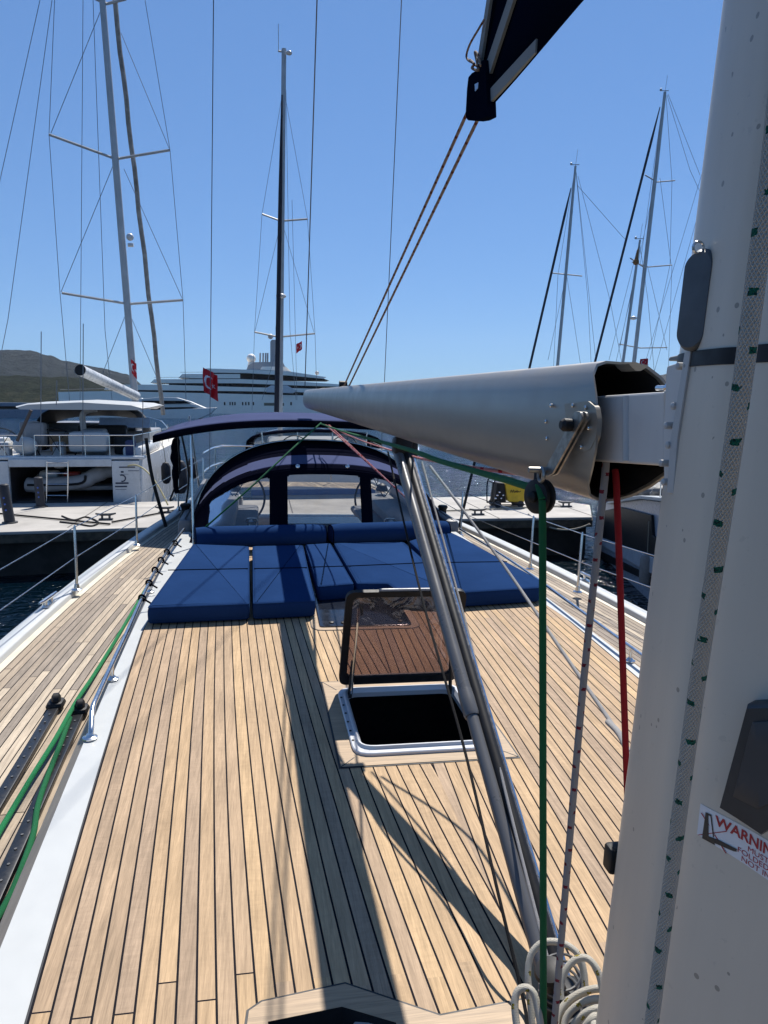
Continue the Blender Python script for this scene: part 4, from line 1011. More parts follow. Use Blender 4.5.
for zz in (.30, .60): mb.tube(catmull([rail_pt(-1, 11.6, zz-.1), rail_pt(-1, 12.8, zz-.1), rail_pt(-1, 13.1, zz-.1)+Vector((.25, .05, 0)), rail_pt(-1, 13.1, zz-.1)+Vector((.8, .05, 0))], 5), .0135, 8); mb.tube(catmull([rail_pt(1, 11.6, zz-.1), rail_pt(1, 12.8, zz-.1), rail_pt(1, 13.1, zz-.1)+Vector((-.25, .05, 0)), rail_pt(1, 13.1, zz-.1)+Vector((-.8, .05, 0))], 5), .0135, 8)
for s_ in (-1, 1):
    for p in (rail_pt(s_, 12.8), rail_pt(s_, 13.1)+Vector((-s_*.8, .05, 0))): mb.tube([p, Vector((p.x, p.y, .5))], .0125, 8)
mb.build('pushpit', M_steel, own)

# --- open hatch
fr_o = round_poly([(hx0-.035, hy0-.045), (hx1+.035, hy0-.045), (hx1+.035, hy1+.05), (hx0-.035, hy1+.05)], .085, 5)
fr_m = round_poly([(hx0-.008, hy0-.008), (hx1+.008, hy0-.008), (hx1+.008, hy1+.008), (hx0-.008, hy1+.008)], .075, 5)
fr_i = round_poly([(hx0+.012, hy0+.012), (hx1-.012, hy0+.012), (hx1-.012, hy1-.012), (hx0+.012, hy1-.012)], .06, 5)
V3 = lambda poly, z: [Vector((p[0], p[1], z)) for p in poly]
mb = MB(); mb.loft([V3(fr_o, .003), V3(fr_o, .014), V3(offset_poly(fr_o, .004), .018), V3(offset_poly(fr_m, -.004), .018), V3(fr_m, .032), V3(offset_poly(fr_m, .008), .032), V3(fr_i, .012), V3(fr_i, -.012)], cap=False)
hf = mb.build('hatch_frame', plain('hatch_alu', (.5, .51, .53), .32, .3, .02, 6), own, smooth=30)
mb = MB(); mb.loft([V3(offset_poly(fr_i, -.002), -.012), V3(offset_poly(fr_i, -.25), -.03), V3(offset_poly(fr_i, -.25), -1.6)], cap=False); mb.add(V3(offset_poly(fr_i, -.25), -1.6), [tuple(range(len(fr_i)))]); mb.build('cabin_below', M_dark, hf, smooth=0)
mb = MB()
for k in range(6): mb.cyl((hx0-.024, hy0+.08+k*.09, .018), (hx0-.024, hy0+.08+k*.09, .0205), .006, 10)
mb.each('frame_screw', M_black, hf)
# teak margin boards framing it
def ring_sheet(name, outer, holes, z, mat, par): return sheet(name, outer, holes, z, mat, par)
mo = [(hx0-.10, hy0-.115), (hx1+.10, hy0-.115), (hx1+.10, hy1+.16), (hx0-.10, hy1+.16)]
ring_sheet('hatch_margin', mo, [fr_o], .004, M_margin, roof); ring_sheet('margin_caulking', offset_poly(mo, -.009), [fr_o], .002, M_caulk, roof)
mb = MB()
for (x, y), (x2, y2) in zip(mo, [(hx0-.035, hy0-.045), (hx1+.035, hy0-.045), (hx1+.035, hy1+.05), (hx0-.035, hy1+.05)]):
    d = Vector((x2-x, y2-y, 0)); mb.box(((x+x2)/2, (y+y2)/2, .0045), (.004, d.length, .001), Matrix.Rotation(math.atan2(-d.x, d.y), 4, 'Z'))
mb.each('margin_caulking', M_caulk, roof, smooth=0)
# lid: smoked pane in a black rim, tipped up on its aft hinges
lt = Vector((0, 3.33, .585)); lh = Vector((0, hy1+.035, .045)); up = (lt-lh); LL = up.length; up.normalize()
nrm = Vector((1, 0, 0)).cross(up); cxh = (hx0+hx1)/2
LM = Matrix(((1, 0, 0), tuple((0, 0, 0)), (0, 0, 0))).to_4x4()
def Lp(u, v, w): return Vector((cxh+u, lh.y, lh.z)) + up*v + nrm*w
wb, wt = .315, .305
o_ = round_poly([(-wb, 0), (wb, 0), (wt, LL), (-wt, LL)], .045, 5); i_ = round_poly([(-wb+.038, .045), (wb-.038, .045), (wt-.034, LL-.03), (-wt+.034, LL-.03)], .035, 5)
mb = MB(); n = len(o_)
mb.loft([[Lp(u, v, -.013) for u, v in o_], [Lp(u, v, .013) for u, v in o_], [Lp(u, v, .013) for u, v in i_], [Lp(u, v, -.013) for u, v in i_], [Lp(u, v, -.013) for u, v in o_]], cap=False)
lid = mb.build('hatch_lid', M_black, own, smooth=30)
mb = MB(); mb.loft([[Lp(u, v, -.004) for u, v in offset_poly(i_, -.01)], [Lp(u, v, .004) for u, v in offset_poly(i_, -.01)]]); mb.build('smoked_pane', M_smoke, lid, smooth=30)
mb = MB()
for u in (-.16, .16): mb.tube([Lp(u-.04, .012, -.016), Lp(u+.04, .012, -.016)], .009, 8)
mb.each('hinge', M_steel, lid)
for u, v in ((-.225, LL-.09), (-.17, LL-.06)):
    mb = MB(); mb.tube([Lp(u, v, -.012), Lp(u, v, -.05)], .013, 10); mb.tube([Lp(u, v+.01, -.05), Lp(u+.015, v-.085, -.055)], [.012, .008], 8); mb.build('latch_handle', M_black, lid)
tube_o('support_strut', [Lp(-.235, LL-.11, -.02), Vector((hx0+.03, hy1-.06, .03))], .006, M_steel, lid, 8)
tube_o('support_strut', [Lp(-.243, .13, -.02), Vector((hx0+.022, hy1-.045, .0))], .012, M_black, lid, 8)
tube_o('support_strut', [Lp(.262, LL-.25, -.02), Vector((hx1-.022, hy1-.045, .0))], .010, M_black, lid, 8)
tube_o('lid_edge', [Lp(-.14, LL+.004, .0), Lp(wt-.05, LL+.004, .0)], .008, plain('edge_alu', (.30, .30, .30), .5, 0), lid, 8)
# flush dark window ahead of the cushions
wp = round_poly([(.415, 4.49), (1.04, 4.49), (1.06, 5.35), (.43, 5.35)], .03, 3)
mb = MB(); mb.loft([V3(wp, .003), V3(wp, .010), V3(offset_poly(wp, .006), .012)]); fw = mb.build('deck_window', M_tint, own, smooth=20)
sheet('window_margin', offset_poly(wp, -.05), [wp], .004, M_margin, roof); sheet('margin_caulking', offset_poly(wp, -.057), [wp], .002, M_caulk, roof)
mb = MB()
for p in ((.50, 4.56), (.58, 4.55), (.97, 4.56)): mb.lathe((p[0], p[1], .012), [(.018, 0), (.018, .006), (.008, .010)], 12)
mb.each('window_fitting', M_black, fw)
# forward well with its angled margin, at the bottom of the view
fm = [tuple(B.Z(*q).xy) for q in ((247, 1026), (249, 1012), (262, 1003), (345, 985), (440, 1017), (528, 1000))]
fm_o = [(fm[0][0], .9)] + fm + [(fm[-1][0]+.06, .9)]
sheet('well_margin', fm_o, [fwd_hole], .004, M_margin, roof); sheet('margin_caulking', offset_poly(fm_o, -.007), [fwd_hole], .002, M_caulk, roof)
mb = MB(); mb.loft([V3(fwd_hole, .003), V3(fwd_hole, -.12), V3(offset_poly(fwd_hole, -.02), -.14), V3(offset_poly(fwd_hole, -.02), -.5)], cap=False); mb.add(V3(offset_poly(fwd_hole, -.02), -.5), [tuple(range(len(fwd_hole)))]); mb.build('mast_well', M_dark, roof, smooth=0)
c = B.Z(392, 1040, -.03); mb = MB(); mb.box(c+Vector((-.02, -.02, -.04)), (.16, .2, .1), bev=.03); mb.build('well_lid', M_gelb, roof)

# --- dodger (spray hood) in front of the cockpit
XD = .70
def arch(Y, z0, h, hw, e1=2.6, e2=.55, n=40, xd=XD):
    out = []
    for k in range(n+1):
        t = -1+2*k/n; a = math.sin(t*math.pi/2)
        out.append(Vector((xd+hw*a, Y + .22*abs(a)**3, z0 + h*max(1-abs(a)**e1, 0)**e2)))
    return out
base = arch(6.98, .0, .015, 1.36); ftop = arch(7.38, .0, .735, 1.36)
ring2 = arch(7.46, -.01, .79, 1.385); ring3 = arch(7.86, -.02, .875, 1.41); ring4 = arch(7.93, -.02, .885, 1.41); ring5 = arch(8.55, -.03, .985, 1.42)
dod = bpy.data.objects.new('dodger', None); COL.objects.link(dod); dod.parent = own
def front(t, s):           # t across 0..1, s up 0..1
    k = t*40; i = min(int(k), 39); f = k-i
    a = base[i].lerp(base[i+1], f); b_ = ftop[i].lerp(ftop[i+1], f); return a.lerp(b_, s)
def tX(x):                 # across-parameter for a place X on the front
    a = max(-1, min(1, (x-XD)/1.36)); return (math.asin(a)/(math.pi/2)+1)/2
wins = []
for pxa, pxb in ((207, 270), (287, 362), (373, 438)):
    xa = B.Y(pxa, 495, 7.2).x; xb = B.Y(pxb, 495, 7.2).x; wins.append((tX(xa), tX(xb)))
def is_win(u, v):
    for k, (a, b_) in enumerate(wins):
        if a < u < b_ and .10 < v < .93:
            cx_, cy_ = min(u-a, b_-u)/.012, min(v-.10, .93-v)/.06      # rounded corners
            return not (cx_ < 1 and cy_ < 1 and (1-cx_)**2+(1-cy_)**2 > 1)
    return False
mb = MB(); mb.grid(lambda u, v: front(u, v), 240, 60, skip=lambda u, v: is_win(u, v)); mb.build('front_panel', M_navy, dod, smooth=60, solid=.008)
for a, b_ in wins:
    mb = MB(); mb.grid(lambda u, v: front(a-.006+(b_-a+.012)*u, .09+.85*v)+Vector((0, .006+.012*math.sin(u*9+v*5)*math.sin(v*7), 0)), 20, 14); mb.build('window', M_vinyl, dod, smooth=80)
def roofband(name, r1, r2, mat, n=4, bulge=.0):
    mb = MB(); mb.loft([[p.lerp(q, k/n) for p, q in zip(r1, r2)] for k in range(n+1)], cap=False, closed=False); return mb.build(name, mat, dod, smooth=60, solid=.01)
roofband('front_hem', ftop, ring2, M_navy); 
mb = MB(); nn = 12
def crescent(u, v):
    k = u*40; i = min(int(k), 39); f = k-i
    return ring2[i].lerp(ring2[i+1], f).lerp(ring3[i].lerp(ring3[i+1], f), v)
mb.grid(crescent, 120, nn)
for q in range(len(mb.f)):
    t = abs((q % 120 + .5)/60 - 1); v = (q//120 + .5)/nn
    mb.mi[q] = 0 if (t < .80 and abs(v-.42) < .42*(1-(t/.80)**3)) else 1
mb.build('roof_panel', [M_canvas, M_navy], dod, smooth=60, solid=.01); roofband('seam_band', ring3, ring4, M_navy); roofband('roof_panel', ring4, ring5, M_navy)
tube_o('bow_frame', ring5, .014, M_steel, dod, 8); tube_o('bow_frame', [p-Vector((0, 0, .03)) for p in ring3], .013, M_steel, dod, 8)
tube_o('grab_handle', [p+Vector((0, .02, .0)) for p in arch(8.62, -.05, .95, 1.40)], .016, M_black, dod, 8)
mb = MB()
for px in (297.5, 347): p = B.Y(px, 466, 7.36); mb.lathe(p+Vector((0, -.03, .0)), [(.022, 0), (.022, .01), (.01, .016)], 12, (0, -1, .4))
mb.each('snap_fitting', M_steel, dod)
mb = MB(); mb.prism([(XD-.42, 7.30), (XD+.42, 7.30), (XD+.42, 7.74), (XD-.42, 7.74)], .0, .17); mb.build('added_dark_box', M_tint, own, smooth=0, bevel=.02)  # invented low box, added to darken the view through the centre window
for s_ in (-1, 1):
    mb = MB(); mb.lathe(Vector((XD+s_*.75, 7.55, -.004)), [(.075, 0), (.075, .05), (.055, .08), (.05, .13), (.07, .16), (.05, .185), (.01, .19)], 20); mb.build('winch', M_steel, own)
# --- bimini
def barch(Y, dz=0, n=30):
    return [Vector((X0+1.92*(-1+2*k/n), Y+.25*abs(-1+2*k/n)**3, 1.195-.235*abs(-1+2*k/n)**2.6+dz)) for k in range(n+1)]
bim = bpy.data.objects.new('bimini', None); COL.objects.link(bim); bim.parent = own
mb = MB(); mb.loft([barch(8.3), barch(8.5, .012), barch(9.6, .0), barch(9.8, .02), barch(11.1, .0), barch(11.3, -.02)], cap=False, closed=False); mb.build('canopy', M_canvas, bim, smooth=70, solid=.006)
mb = MB(); mb.loft([barch(8.297, .004), barch(8.285, -.075)], cap=False, closed=False); mb.build('front_hem', M_navy, bim, smooth=70, solid=.012)
for Y_ in (8.33, 9.7, 11.25): tube_o('canopy_bow', barch(Y_, -.04), .0135, M_steel, bim, 8)
bl = B.Y(146, 438, 8.55); bf = B.Z(166, 527, ZS+.05)
tube_o('canopy_leg', catmull([bl, bl.lerp(bf, .45)+Vector((-.03, 0, 0)), bf], 6), .020, M_black, bim, 8)
p = B.Z(193.5, 546, .01); tube_o('canopy_leg', [p, B.Y(191, 436, p.y+.15)], .011, M_steel, bim, 8)
for px, py, px2, py2 in ((178, 436, 170, 500), (181, 432, 186, 505)):
    a = B.Y(px, py, 8.6); b_ = B.Y(px2, py2, 9.3); tube_o('canopy_strap', catmull([a, a.lerp(b_, .5)+Vector((.06, 0, -.04)), b_], 5), .012, M_black, bim, 6)
for s_ in (1,): tube_o('canopy_leg', [Vector((2*X0-bl.x, bl.y, bl.z)), Vector((2*X0-bf.x, bf.y, bf.z))], .018, M_black, bim, 8)
for s_ in (-1, 1): tube_o('canopy_leg', [Vector((X0+s_*1.75, 11.2, 1.1)), rail_pt(s_, 11.3)], .016, M_steel, bim, 8)
mb = MB(); q = B.Y(176, 470, 9.0)
mb.tube(catmull([q+Vector((.01*math.sin(k*2), .01*math.cos(k*3), .48-.11*k)) for k in range(8)], 4), [.02]*4+[.045, .05, .05, .055, .05, .045, .05, .06, .065, .06, .055, .05, .045, .05, .055, .05, .045, .04, .035]+[.03]*6, 12); mb.build('furled_side_curtain', M_navy, bim)
p = B.Z(183, 525, -.02); mb = MB(); mb.lathe(p+Vector((0, .3, 0)), [(.07, 0), (.07, .05), (.05, .08), (.045, .14), (.065, .18), (.05, .2), (.01, .2)], 20); mb.build('winch', M_black, own)
mb = MB(); mb.lathe(Vector((2*X0-p.x, p.y+.3, p.z)), [(.07, 0), (.07, .05), (.05, .08), (.045, .14), (.065, .18), (.05, .2), (.01, .2)], 20); mb.build('winch', M_black, own)

# --- boom
def sec(Y, cx, dz=0, k=1.0):
    half = [(0, 1.618), (.030, 1.619), (.052, 1.612), (.068, 1.594), (.079, 1.56), (.086, 1.51), (.086, 1.46), (.079, 1.42), (.064, 1.388), (.044, 1.366), (.022, 1.356), (0, 1.354)]
    zc = 1.486; pts = [(a, z) for a, z in half] + [(-a, z) for a, z in half[-2:0:-1]]
    return [(cx+a*k, (z-zc)*k+zc+dz) for a, z in pts]
def bx(Y): return .700 - .0108*(Y-1.24)
def bz(Y): return -.0065*(Y-1.24)
def bk(Y): return 1.05 - .20*(Y-1.24)/7.2
def cutY(z):              # the wavy cut of the near end
    tab = [(1.347, 588, 504, .66), (1.39, 589, 480, .63), (1.43, 597, 450, .618), (1.48, 601.5, 420, .614), (1.53, 602, 395, .616), (1.57, 599, 378, .625), (1.626, 597, 361, .65)]
    ys = [(z_, B.X(x, y, X_).y) for z_, x, y, X_ in tab]
    if z <= ys[0][0]: return ys[0][1]
    for (a, ya), (b_, yb) in zip(ys, ys[1:]):
        if z <= b_: return ya+(yb-ya)*(z-a)/(b_-a)
    return ys[-1][1]
def boom_ring(Y, k=1.0, cut=False, inset=0):
    return [Vector((x, (cutY(z) if cut else Y), z)) for x, z in sec(Y, bx(Y), bz(Y), k*bk(Y))]
boom = None
mb = MB()
r0 = boom_ring(1.24, 1, True); r0i = [Vector((bx(1.24)+(p.x-bx(1.24))*.95, p.y, 1.486+(p.z-1.486)*.965)) for p in r0]
rIn = [Vector((bx(1.24)+(p.x-bx(1.24))*.90, 1.9, 1.486+(p.z-1.486)*.92)) for p in r0]
Yb = [1.6, 2.2, 3, 4, 5, 6, 7, 8, 8.66]
mb.loft([rIn, r0i, r0] + [boom_ring(y) for y in Yb] + [boom_ring(8.72, .985), boom_ring(8.74, .93)], cap=False)
mb.add(boom_ring(8.742, .92), [tuple(range(22))])
boom = mb.build('boom', [M_boom], own, smooth=40)
mb = MB(); ri = [Vector((bx(1.24)+(p.x-bx(1.24))*.935, p.y+.012, 1.486+(p.z-1.486)*.955)) for p in r0]; rj = [Vector((bx(1.24)+(p.x-bx(1.24))*.93, 1.88, 1.486+(p.z-1.486)*.94)) for p in ri]
mb.loft([ri, rj], cap=False); mb.add(rj, [tuple(range(22))]); mb.build('boom_inside', M_dark, boom, smooth=60)
mb = MB(); mb.prism_xz([(.680, 1.618), (.686, 1.612), (.695, 1.606), (.705, 1.606), (.714, 1.612), (.720, 1.618)], 1.245, 1.30); mb.build('bolt_rope_track', M_boom, boom)
# end plate with rivets, pin, strap and block
pl_ = [B.X(x, y, .6125) for x, y in ((566, 404), (590, 401), (597.5, 407), (599.5, 420), (598, 437), (592, 450), (584, 452), (572, 450))]
pr = round_poly([(p.y, p.z) for p in pl_], .006, 3)
mb = MB(); mb.loft([[Vector((.6085, a, z)) for a, z in pr], [Vector((.618, a, z)) for a, z in pr]]); mb.build('side_plate', M_boom, boom, smooth=0)
mb = MB()
for x, y in ((552, 405.5), (574, 405.5), (587, 407.5), (547, 421.5), (548, 438.5), (590, 428), (582.5, 447), (569, 445)):
    p = B.X(x, y, .6085); mb.lathe(p, [(.0042, .004), (.0042, -.004), (.0025, -.0055)], 10, (1, 0, 0))
mb.each('rivet', M_steel, boom)
pin = B.X(568.5, 425, .580); mb = MB(); mb.lathe(pin, [(.009, .03), (.0125, 0), (.0125, -.010), (.008, -.016)], 20, (1, 0, 0)); mb.build('boom_pin', M_black, boom)
a = B.X(581, 413, .598); b_ = B.X(547, 470, .588)
mb = MB(); d = (b_-a); M_ = rot_to(d)
lk_ = round_poly([(B.X(x, y, .588).y, B.X(x, y, .588).z) for x, y in ((576, 411), (582, 412), (583, 419), (553, 474), (547, 476), (545, 470), (571, 423))], .006, 4)
for xo in (.586, .596): mb.loft([[Vector((xo, p[0], p[1])) for p in lk_], [Vector((xo+.004, p[0], p[1])) for p in lk_]])
mb.tube([b_+Vector((.01, 0, 0)), b_+Vector((-.04, 0, 0))], .006, 8)
mb.torus(b_+Vector((-.012, 0, -.010)), .014, .004, (1, 0, 0), 16, 6); mb.build('shackle_strap', plain('worn_steel', (.32, .31, .29), .38, .85, .3, 40), boom)
bc = B.X(538, 496, .582)
mb = MB(); mb.lathe(bc+Vector((.016, 0, 0)), [(.005, 0), (.028, .0), (.036, -.003), (.037, -.010), (.029, -.013), (.029, -.017), (.037, -.020), (.036, -.027), (.028, -.030), (.005, -.030)], 28, (1, .35, 0)); blk = mb.build('turning_block', M_black, boom)
mb = MB(); mb.tube([bc+Vector((-.004, .002, 0)), bc+Vector((.0, .01, .055))], .008, 8); mb.lathe(bc+Vector((-.012, -.01, 0)), [(.012, 0), (.012, -.012), (.004, -.016)], 14, (1, .5, 0)); mb.build('block_strap', M_black, blk)
# --- vang
va = B.X(398, 452, .70); vb = B.X(552, 1000, .76)
d = (vb-va).normalized(); 
vang = bpy.data.objects.new('boom_vang', None); COL.objects.link(vang); vang.parent = own
M_vang = mast_mat('vang_paint', (.095, .096, .10), False, .3)
mb = MB(); mb.tube([va, va.lerp(vb, .62)], .026, 20); mb.tube([va.lerp(vb, .60), va.lerp(vb, .615), va.lerp(vb, .64), va.lerp(vb, .645)], [.027, .029, .029, .026], 20); mb.build('outer_tube', M_vang, vang)
mb = MB(); mb.tube([va.lerp(vb, .62), vb], .022, 18); mb.build('inner_tube', M_vang, vang)
off = Vector((.040, .006, .012)); mb = MB(); mb.tube([va+off, vb+off*.85], .021, 12); mb.build('gas_strut', M_black, vang)
off = Vector((.066, .008, .010)); mb = MB(); mb.tube([va+off, vb+off*.85], .0115, 10); mb.build('side_rod', M_steel, vang)
mb = MB(); mb.box(va+Vector((.02, 0, .03)), (.09, .09, .09), bev=.015); mb.box(va+Vector((.075, .0, .02)), (.045, .06, .11), bev=.012); mb.build('vang_head_fitting', M_black, vang)
mb = MB(); mb.box(vb+Vector((.03, -.05, -.02)), (.10, .16, .14), bev=.02); mb.cyl(vb+Vector((-.04, -.05, 0)), vb+Vector((.12, -.05, 0)), .02, 12); mb.build('vang_foot_fitting', M_black, vang)

# --- mast
MA, MB_, MY = .13, .25, .862
def mcx(z): return X0 - .002 + .026*(z-1.42)
def mast_pt(th, z, off=0):
    g1 = math.exp(-((th-3.22)/.07)**2)*.010 - math.exp(-((th-3.45)/.16)**2)*.006
    a = MA+off-g1; b_ = MB_+off
    return Vector((mcx(z)+a*math.cos(th), MY+b_*math.sin(th), z))
def mast_hit(x, y, off=0):
    d = B.ray(x, y).normalized(); z = 1.2
    for _ in range(6):
        a, b_ = MA+off, MB_+off; cx = mcx(z); A = (d.x/a)**2+(d.y/b_)**2; Bq = -2*(d.x*cx/a/a+d.y*MY/b_/b_); Cq = (cx/a)**2+(MY/b_)**2-1
        disc = Bq*Bq-4*A*Cq
        t = (-Bq-math.sqrt(max(disc, 0)))/(2*A); z = 1.55+d.z*t
    return Vector((0, 0, 1.55))+d*t
ths = [2*math.pi*k/180 for k in range(180)]
mb = MB(); mb.loft([[mast_pt(t, z) for t in ths] for z in (-.3, .6, 1.4, 2.2, 4, 8, 14, 19)]); mast = mb.build('mast', M_mast, own, smooth=40)
zb1 = mast_hit(700, 366).z; zb2 = mast_hit(700, 350.5).z
mb = MB(); mb.loft([[mast_pt(t, zb1, .0005) for t in ths], [mast_pt(t, zb1+.0005, .0022) for t in ths], [mast_pt(t, zb2, .0022) for t in ths], [mast_pt(t, zb2+.0005, .0005) for t in ths]], cap=False); mb.build('black_band', M_black, mast)
def on_mast(name, poly, o0, o1, mat, inset=0, sub=10, bev=0, par=None):
    """a pad whose outline is given in the picture, laid on the mast's curved side"""
    c = (sum(p[0] for p in poly)/len(poly), sum(p[1] for p in poly)/len(poly))
    rp = []
    for i in range(len(poly)):
        a = poly[i]; b_ = poly[(i+1) % len(poly)]
        for k in range(sub): rp.append((a[0]+(b_[0]-a[0])*k/sub, a[1]+(b_[1]-a[1])*k/sub))
    sc_ = lambda f: [(c[0]+(p[0]-c[0])*f, c[1]+(p[1]-c[1])*f) for p in rp]
    rings = [[mast_hit(*p, 0)+(mast_hit(*p, 0)-mast_hit(*p, 0))*0 for p in rp]]
    def lift(ps, o): 
        out = []
        for p in ps:
            h = mast_hit(*p, 0); out.append(mast_pt(math.atan2((h.y-MY)/MB_, (h.x-mcx(h.z))/MA) % (2*math.pi), h.z, o))
        return out
    rings = [lift(sc_(1), o0), lift(sc_(1), o1-bev), lift(sc_(1-inset), o1), lift(sc_(.5), o1), lift(sc_(.02), o1)]
    mb = MB(); mb.loft(rings, cap=True); return mb.build(name, mat, par or mast, smooth=40)
ov = [(697+math.copysign(1, math.cos(t))*0 + 14.5*math.cos(t), 300+ (34 if math.sin(t) > 0 else -34)*1 + 16*math.sin(t)) for t in [2*math.pi*k/20+.01 for k in range(20)]]
# oval cover on the mast's after corner
zc_ = [B.X(x, y, .668) for x, y in ((697, 300),)][0]
cvr = []
hitc = mast_hit(700, 301); nv = Vector((-.80, .10, 0)).normalized(); ta = Vector((0.12, .99, 0)); 
vw = (Vector((0, 0, 1.55))-hitc).normalized(); nrm_ = Vector((vw.x, vw.y, 0)).normalized()
nrm_ = (nrm_*.6+Vector((-.85, .1, 0))).normalized(); tg = Vector((nrm_.y, -nrm_.x, 0)).normalized()
for f, o in ((1.0, -.03), (1.0, .008), (.93, .014), (.5, .016), (.02, .016)):
    rr = []
    for t in [2*math.pi*k/28 for k in range(28)]:
        u = .024*math.cos(t); w = (.047 if math.sin(t) > 0 else -.047) + .024*math.sin(t)
        rr.append(hitc + tg*u*f + Vector((.017, 0, 1))*w*f + nrm_*o)
    cvr.append(rr)
mb = MB(); mb.loft(cvr); mb.build('oval_cover', plain('cover_grey', (.07, .08, .09), .5, .1, .15, 12), mast, smooth=40)
tip = hitc+Vector((-.004, 0, .072))+nrm_*.01; mb = MB(); mb.torus(tip, .008, .002, (0, 1, 0), 14, 6); mb.build('cover_ring', M_steel, mast)
# gooseneck: plate on the mast, arm into the boom
def px_prism(name, px, Xa, Xb, mat, par, bev=.002, frame=B):
    pts = [frame.X(x, y, Xa) for x, y in px]; mb = MB()
    mb.loft([[Vector((Xa, p.y, p.z)) for p in pts], [Vector((Xb, p.y, p.z)) for p in pts]]); return mb.build(name, mat, par, smooth=0, bevel=bev)
goose = bpy.data.objects.new('gooseneck', None); COL.objects.link(goose); goose.parent = own
px_prism('mast_bracket', [(666, 372), (667, 366), (687, 360), (672, 492), (664, 492), (663, 440)], .634, .80, M_alu, goose)
px_prism('bracket_flange', [(684.5, 352), (690.5, 351), (677, 440), (673, 493.5), (666.5, 493), (670, 440)], .620, .66, M_galv, goose, .001)
px_prism('bracket_shadow_strip', [(690.5, 351), (693, 350.5), (675.5, 494), (673, 494)], .624, .66, M_rubber, goose, 0)  # black strip painted in as the shadow line between flange and mast
px_prism('toggle_arm', [(560, 398), (597, 396), (664, 391.5), (664.5, 466), (597, 461.5), (560, 459)], .650, .765, M_alu, goose, .004)
mb = MB(); q = [B.X(626, y, .650) for y in (396.5, 461)]
mb.tube([q[0]+Vector((.004, 0, 0)), q[1]+Vector((.004, 0, 0))], .0105, 14); mb.build('hinge_barrel', M_galv, goose)
mb = MB(); p0 = B.X(664, 388, .66); mb.cyl(p0+Vector((0, .02, 0)), p0+Vector((0, -.035, 0)), .0045, 10); mb.lathe(p0+Vector((0, -.012, 0)), [(.009, 0), (.009, -.008), (.006, -.01)], 6, (0, 1, 0)); mb.build('hinge_bolt', M_steel, goose)
mb = MB()
for x, y in ((679, 366), (674, 406), (667, 425.5), (668.5, 445), (662, 463), (664.5, 482)):
    p = B.X(x, y, .620); mb.lathe(p, [(.0055, .012), (.0055, -.003), (.003, -.0045)], 8, (1, 0, 0))
mb.each('bracket_screw', M_galv, goose)
px_prism('top_latch', [(668, 361), (669, 357), (680, 354.5), (682, 358), (681, 361)], .66, .70, plain('latch_grey', (.2, .2, .19), .5), goose)
# folding step, warning label, small step on the far side
step_px = [(756, 700), (798, 697), (804, 800), (766, 828), (730, 803)]
on_mast('folding_step', step_px, -.001, .026, plain('step_dark', (.022, .024, .027), .42, .0, .15, 20), .05, 8, .006)
on_mast('step_tread', [(762, 716), (790, 713), (779, 792), (765, 800), (744, 789)], .027, .0295, plain('step_tread', (.035, .036, .038), .6), .03, 8, .001)
lab_c = [(704.5, 803), (796.5, 857), (793.5, 897.5), (701, 833.5)]
def bil(u, v):      # u along, v from the top edge down
    a, b_, c, d = [Vector(q) for q in lab_c]; top = a.lerp(b_, u); bot = d.lerp(c, u); return top.lerp(bot, v)
def lift1(p, o):
    h = mast_hit(p.x, p.y); return mast_pt(math.atan2((h.y-MY)/MB_, (h.x-mcx(h.z))/MA) % (2*math.pi), h.z, o)
mb = MB(); mb.grid(lambda u, v: lift1(bil(u, v), .0006), 24, 8); lab = mb.build('warning_label', plain('label_white', (.62, .63, .64), .4, 0, .03, 10), mast, smooth=60)
M_tred = plain('label_red', (.32, .012, .02), .5); M_tblk = plain('label_black', (.02, .02, .02), .5)
LW, LH = 92.0, 31.0      # label size in the same units for the lettering
def lab_text(s, u0, v0, size, mat=M_tred, wide=1.0):
    cu = bpy.data.curves.new('t', 'FONT'); cu.body = s; cu.size = 1; cu.offset = .026 if size > 10 else 0
    o = bpy.data.objects.new('t', cu); COL.objects.link(o); bpy.context.view_layer.update(); dgx = bpy.context.evaluated_depsgraph_get()
    me = bpy.data.meshes.new_from_object(o.evaluated_get(dgx)); bpy.data.objects.remove(o)
    bm = bmesh.new(); bm.from_mesh(me); bmesh.ops.triangulate(bm, faces=bm.faces); bmesh.ops.subdivide_edges(bm, edges=bm.edges, cuts=1, use_grid_fill=False)
    for v in bm.verts: v.co = lift1(bil(u0 + v.co.x*size*wide/LW, v0 - v.co.y*size/LH), .0012)
    bm.to_mesh(me); bm.free(); me.materials.clear(); me.materials.append(mat)
    ob = bpy.data.objects.new('lettering', me); COL.objects.link(ob); ob.parent = lab
lab_text('WARNING', .165, .37, 12.5, wide=1.05)
lab_text('MUST BE', .49, .585, 6.3, wide=1.3); lab_text('FOLDED WHEN', .39, .77, 6.3, wide=1.3); lab_text('NOT IN USE', .435, .955, 6.3, wide=1.3)
def lab_poly(px, mat, o=.0013):
    mb = MB(); mb.add([lift1(Vector(q)+Vector((3.5, -.3)), o) for q in px], [tuple(range(len(px)))]); ob = mb.build('pictogram', mat, lab, smooth=0)
lab_poly([(706.5, 812), (709, 813), (709, 836), (714, 838), (714.5, 845), (703, 838), (703.4, 834)], M_tblk)
lab_poly([(706.7, 812), (712, 814.5), (714, 837), (713, 837), (711, 816), (706.7, 814)], M_tblk, .0014)
lab_poly([(713, 838), (717, 839), (734.5, 849), (734, 851.5), (731, 851), (714.5, 843)], M_tblk, .0015)
lab_poly([(699.5, 834.2), (725.5, 830.6), (725.6, 831.5), (699.6, 835)], M_tred, .0018); lab_poly([(702, 812.5), (703, 812.5), (725, 853), (724, 853.2)], M_tred, .0018)
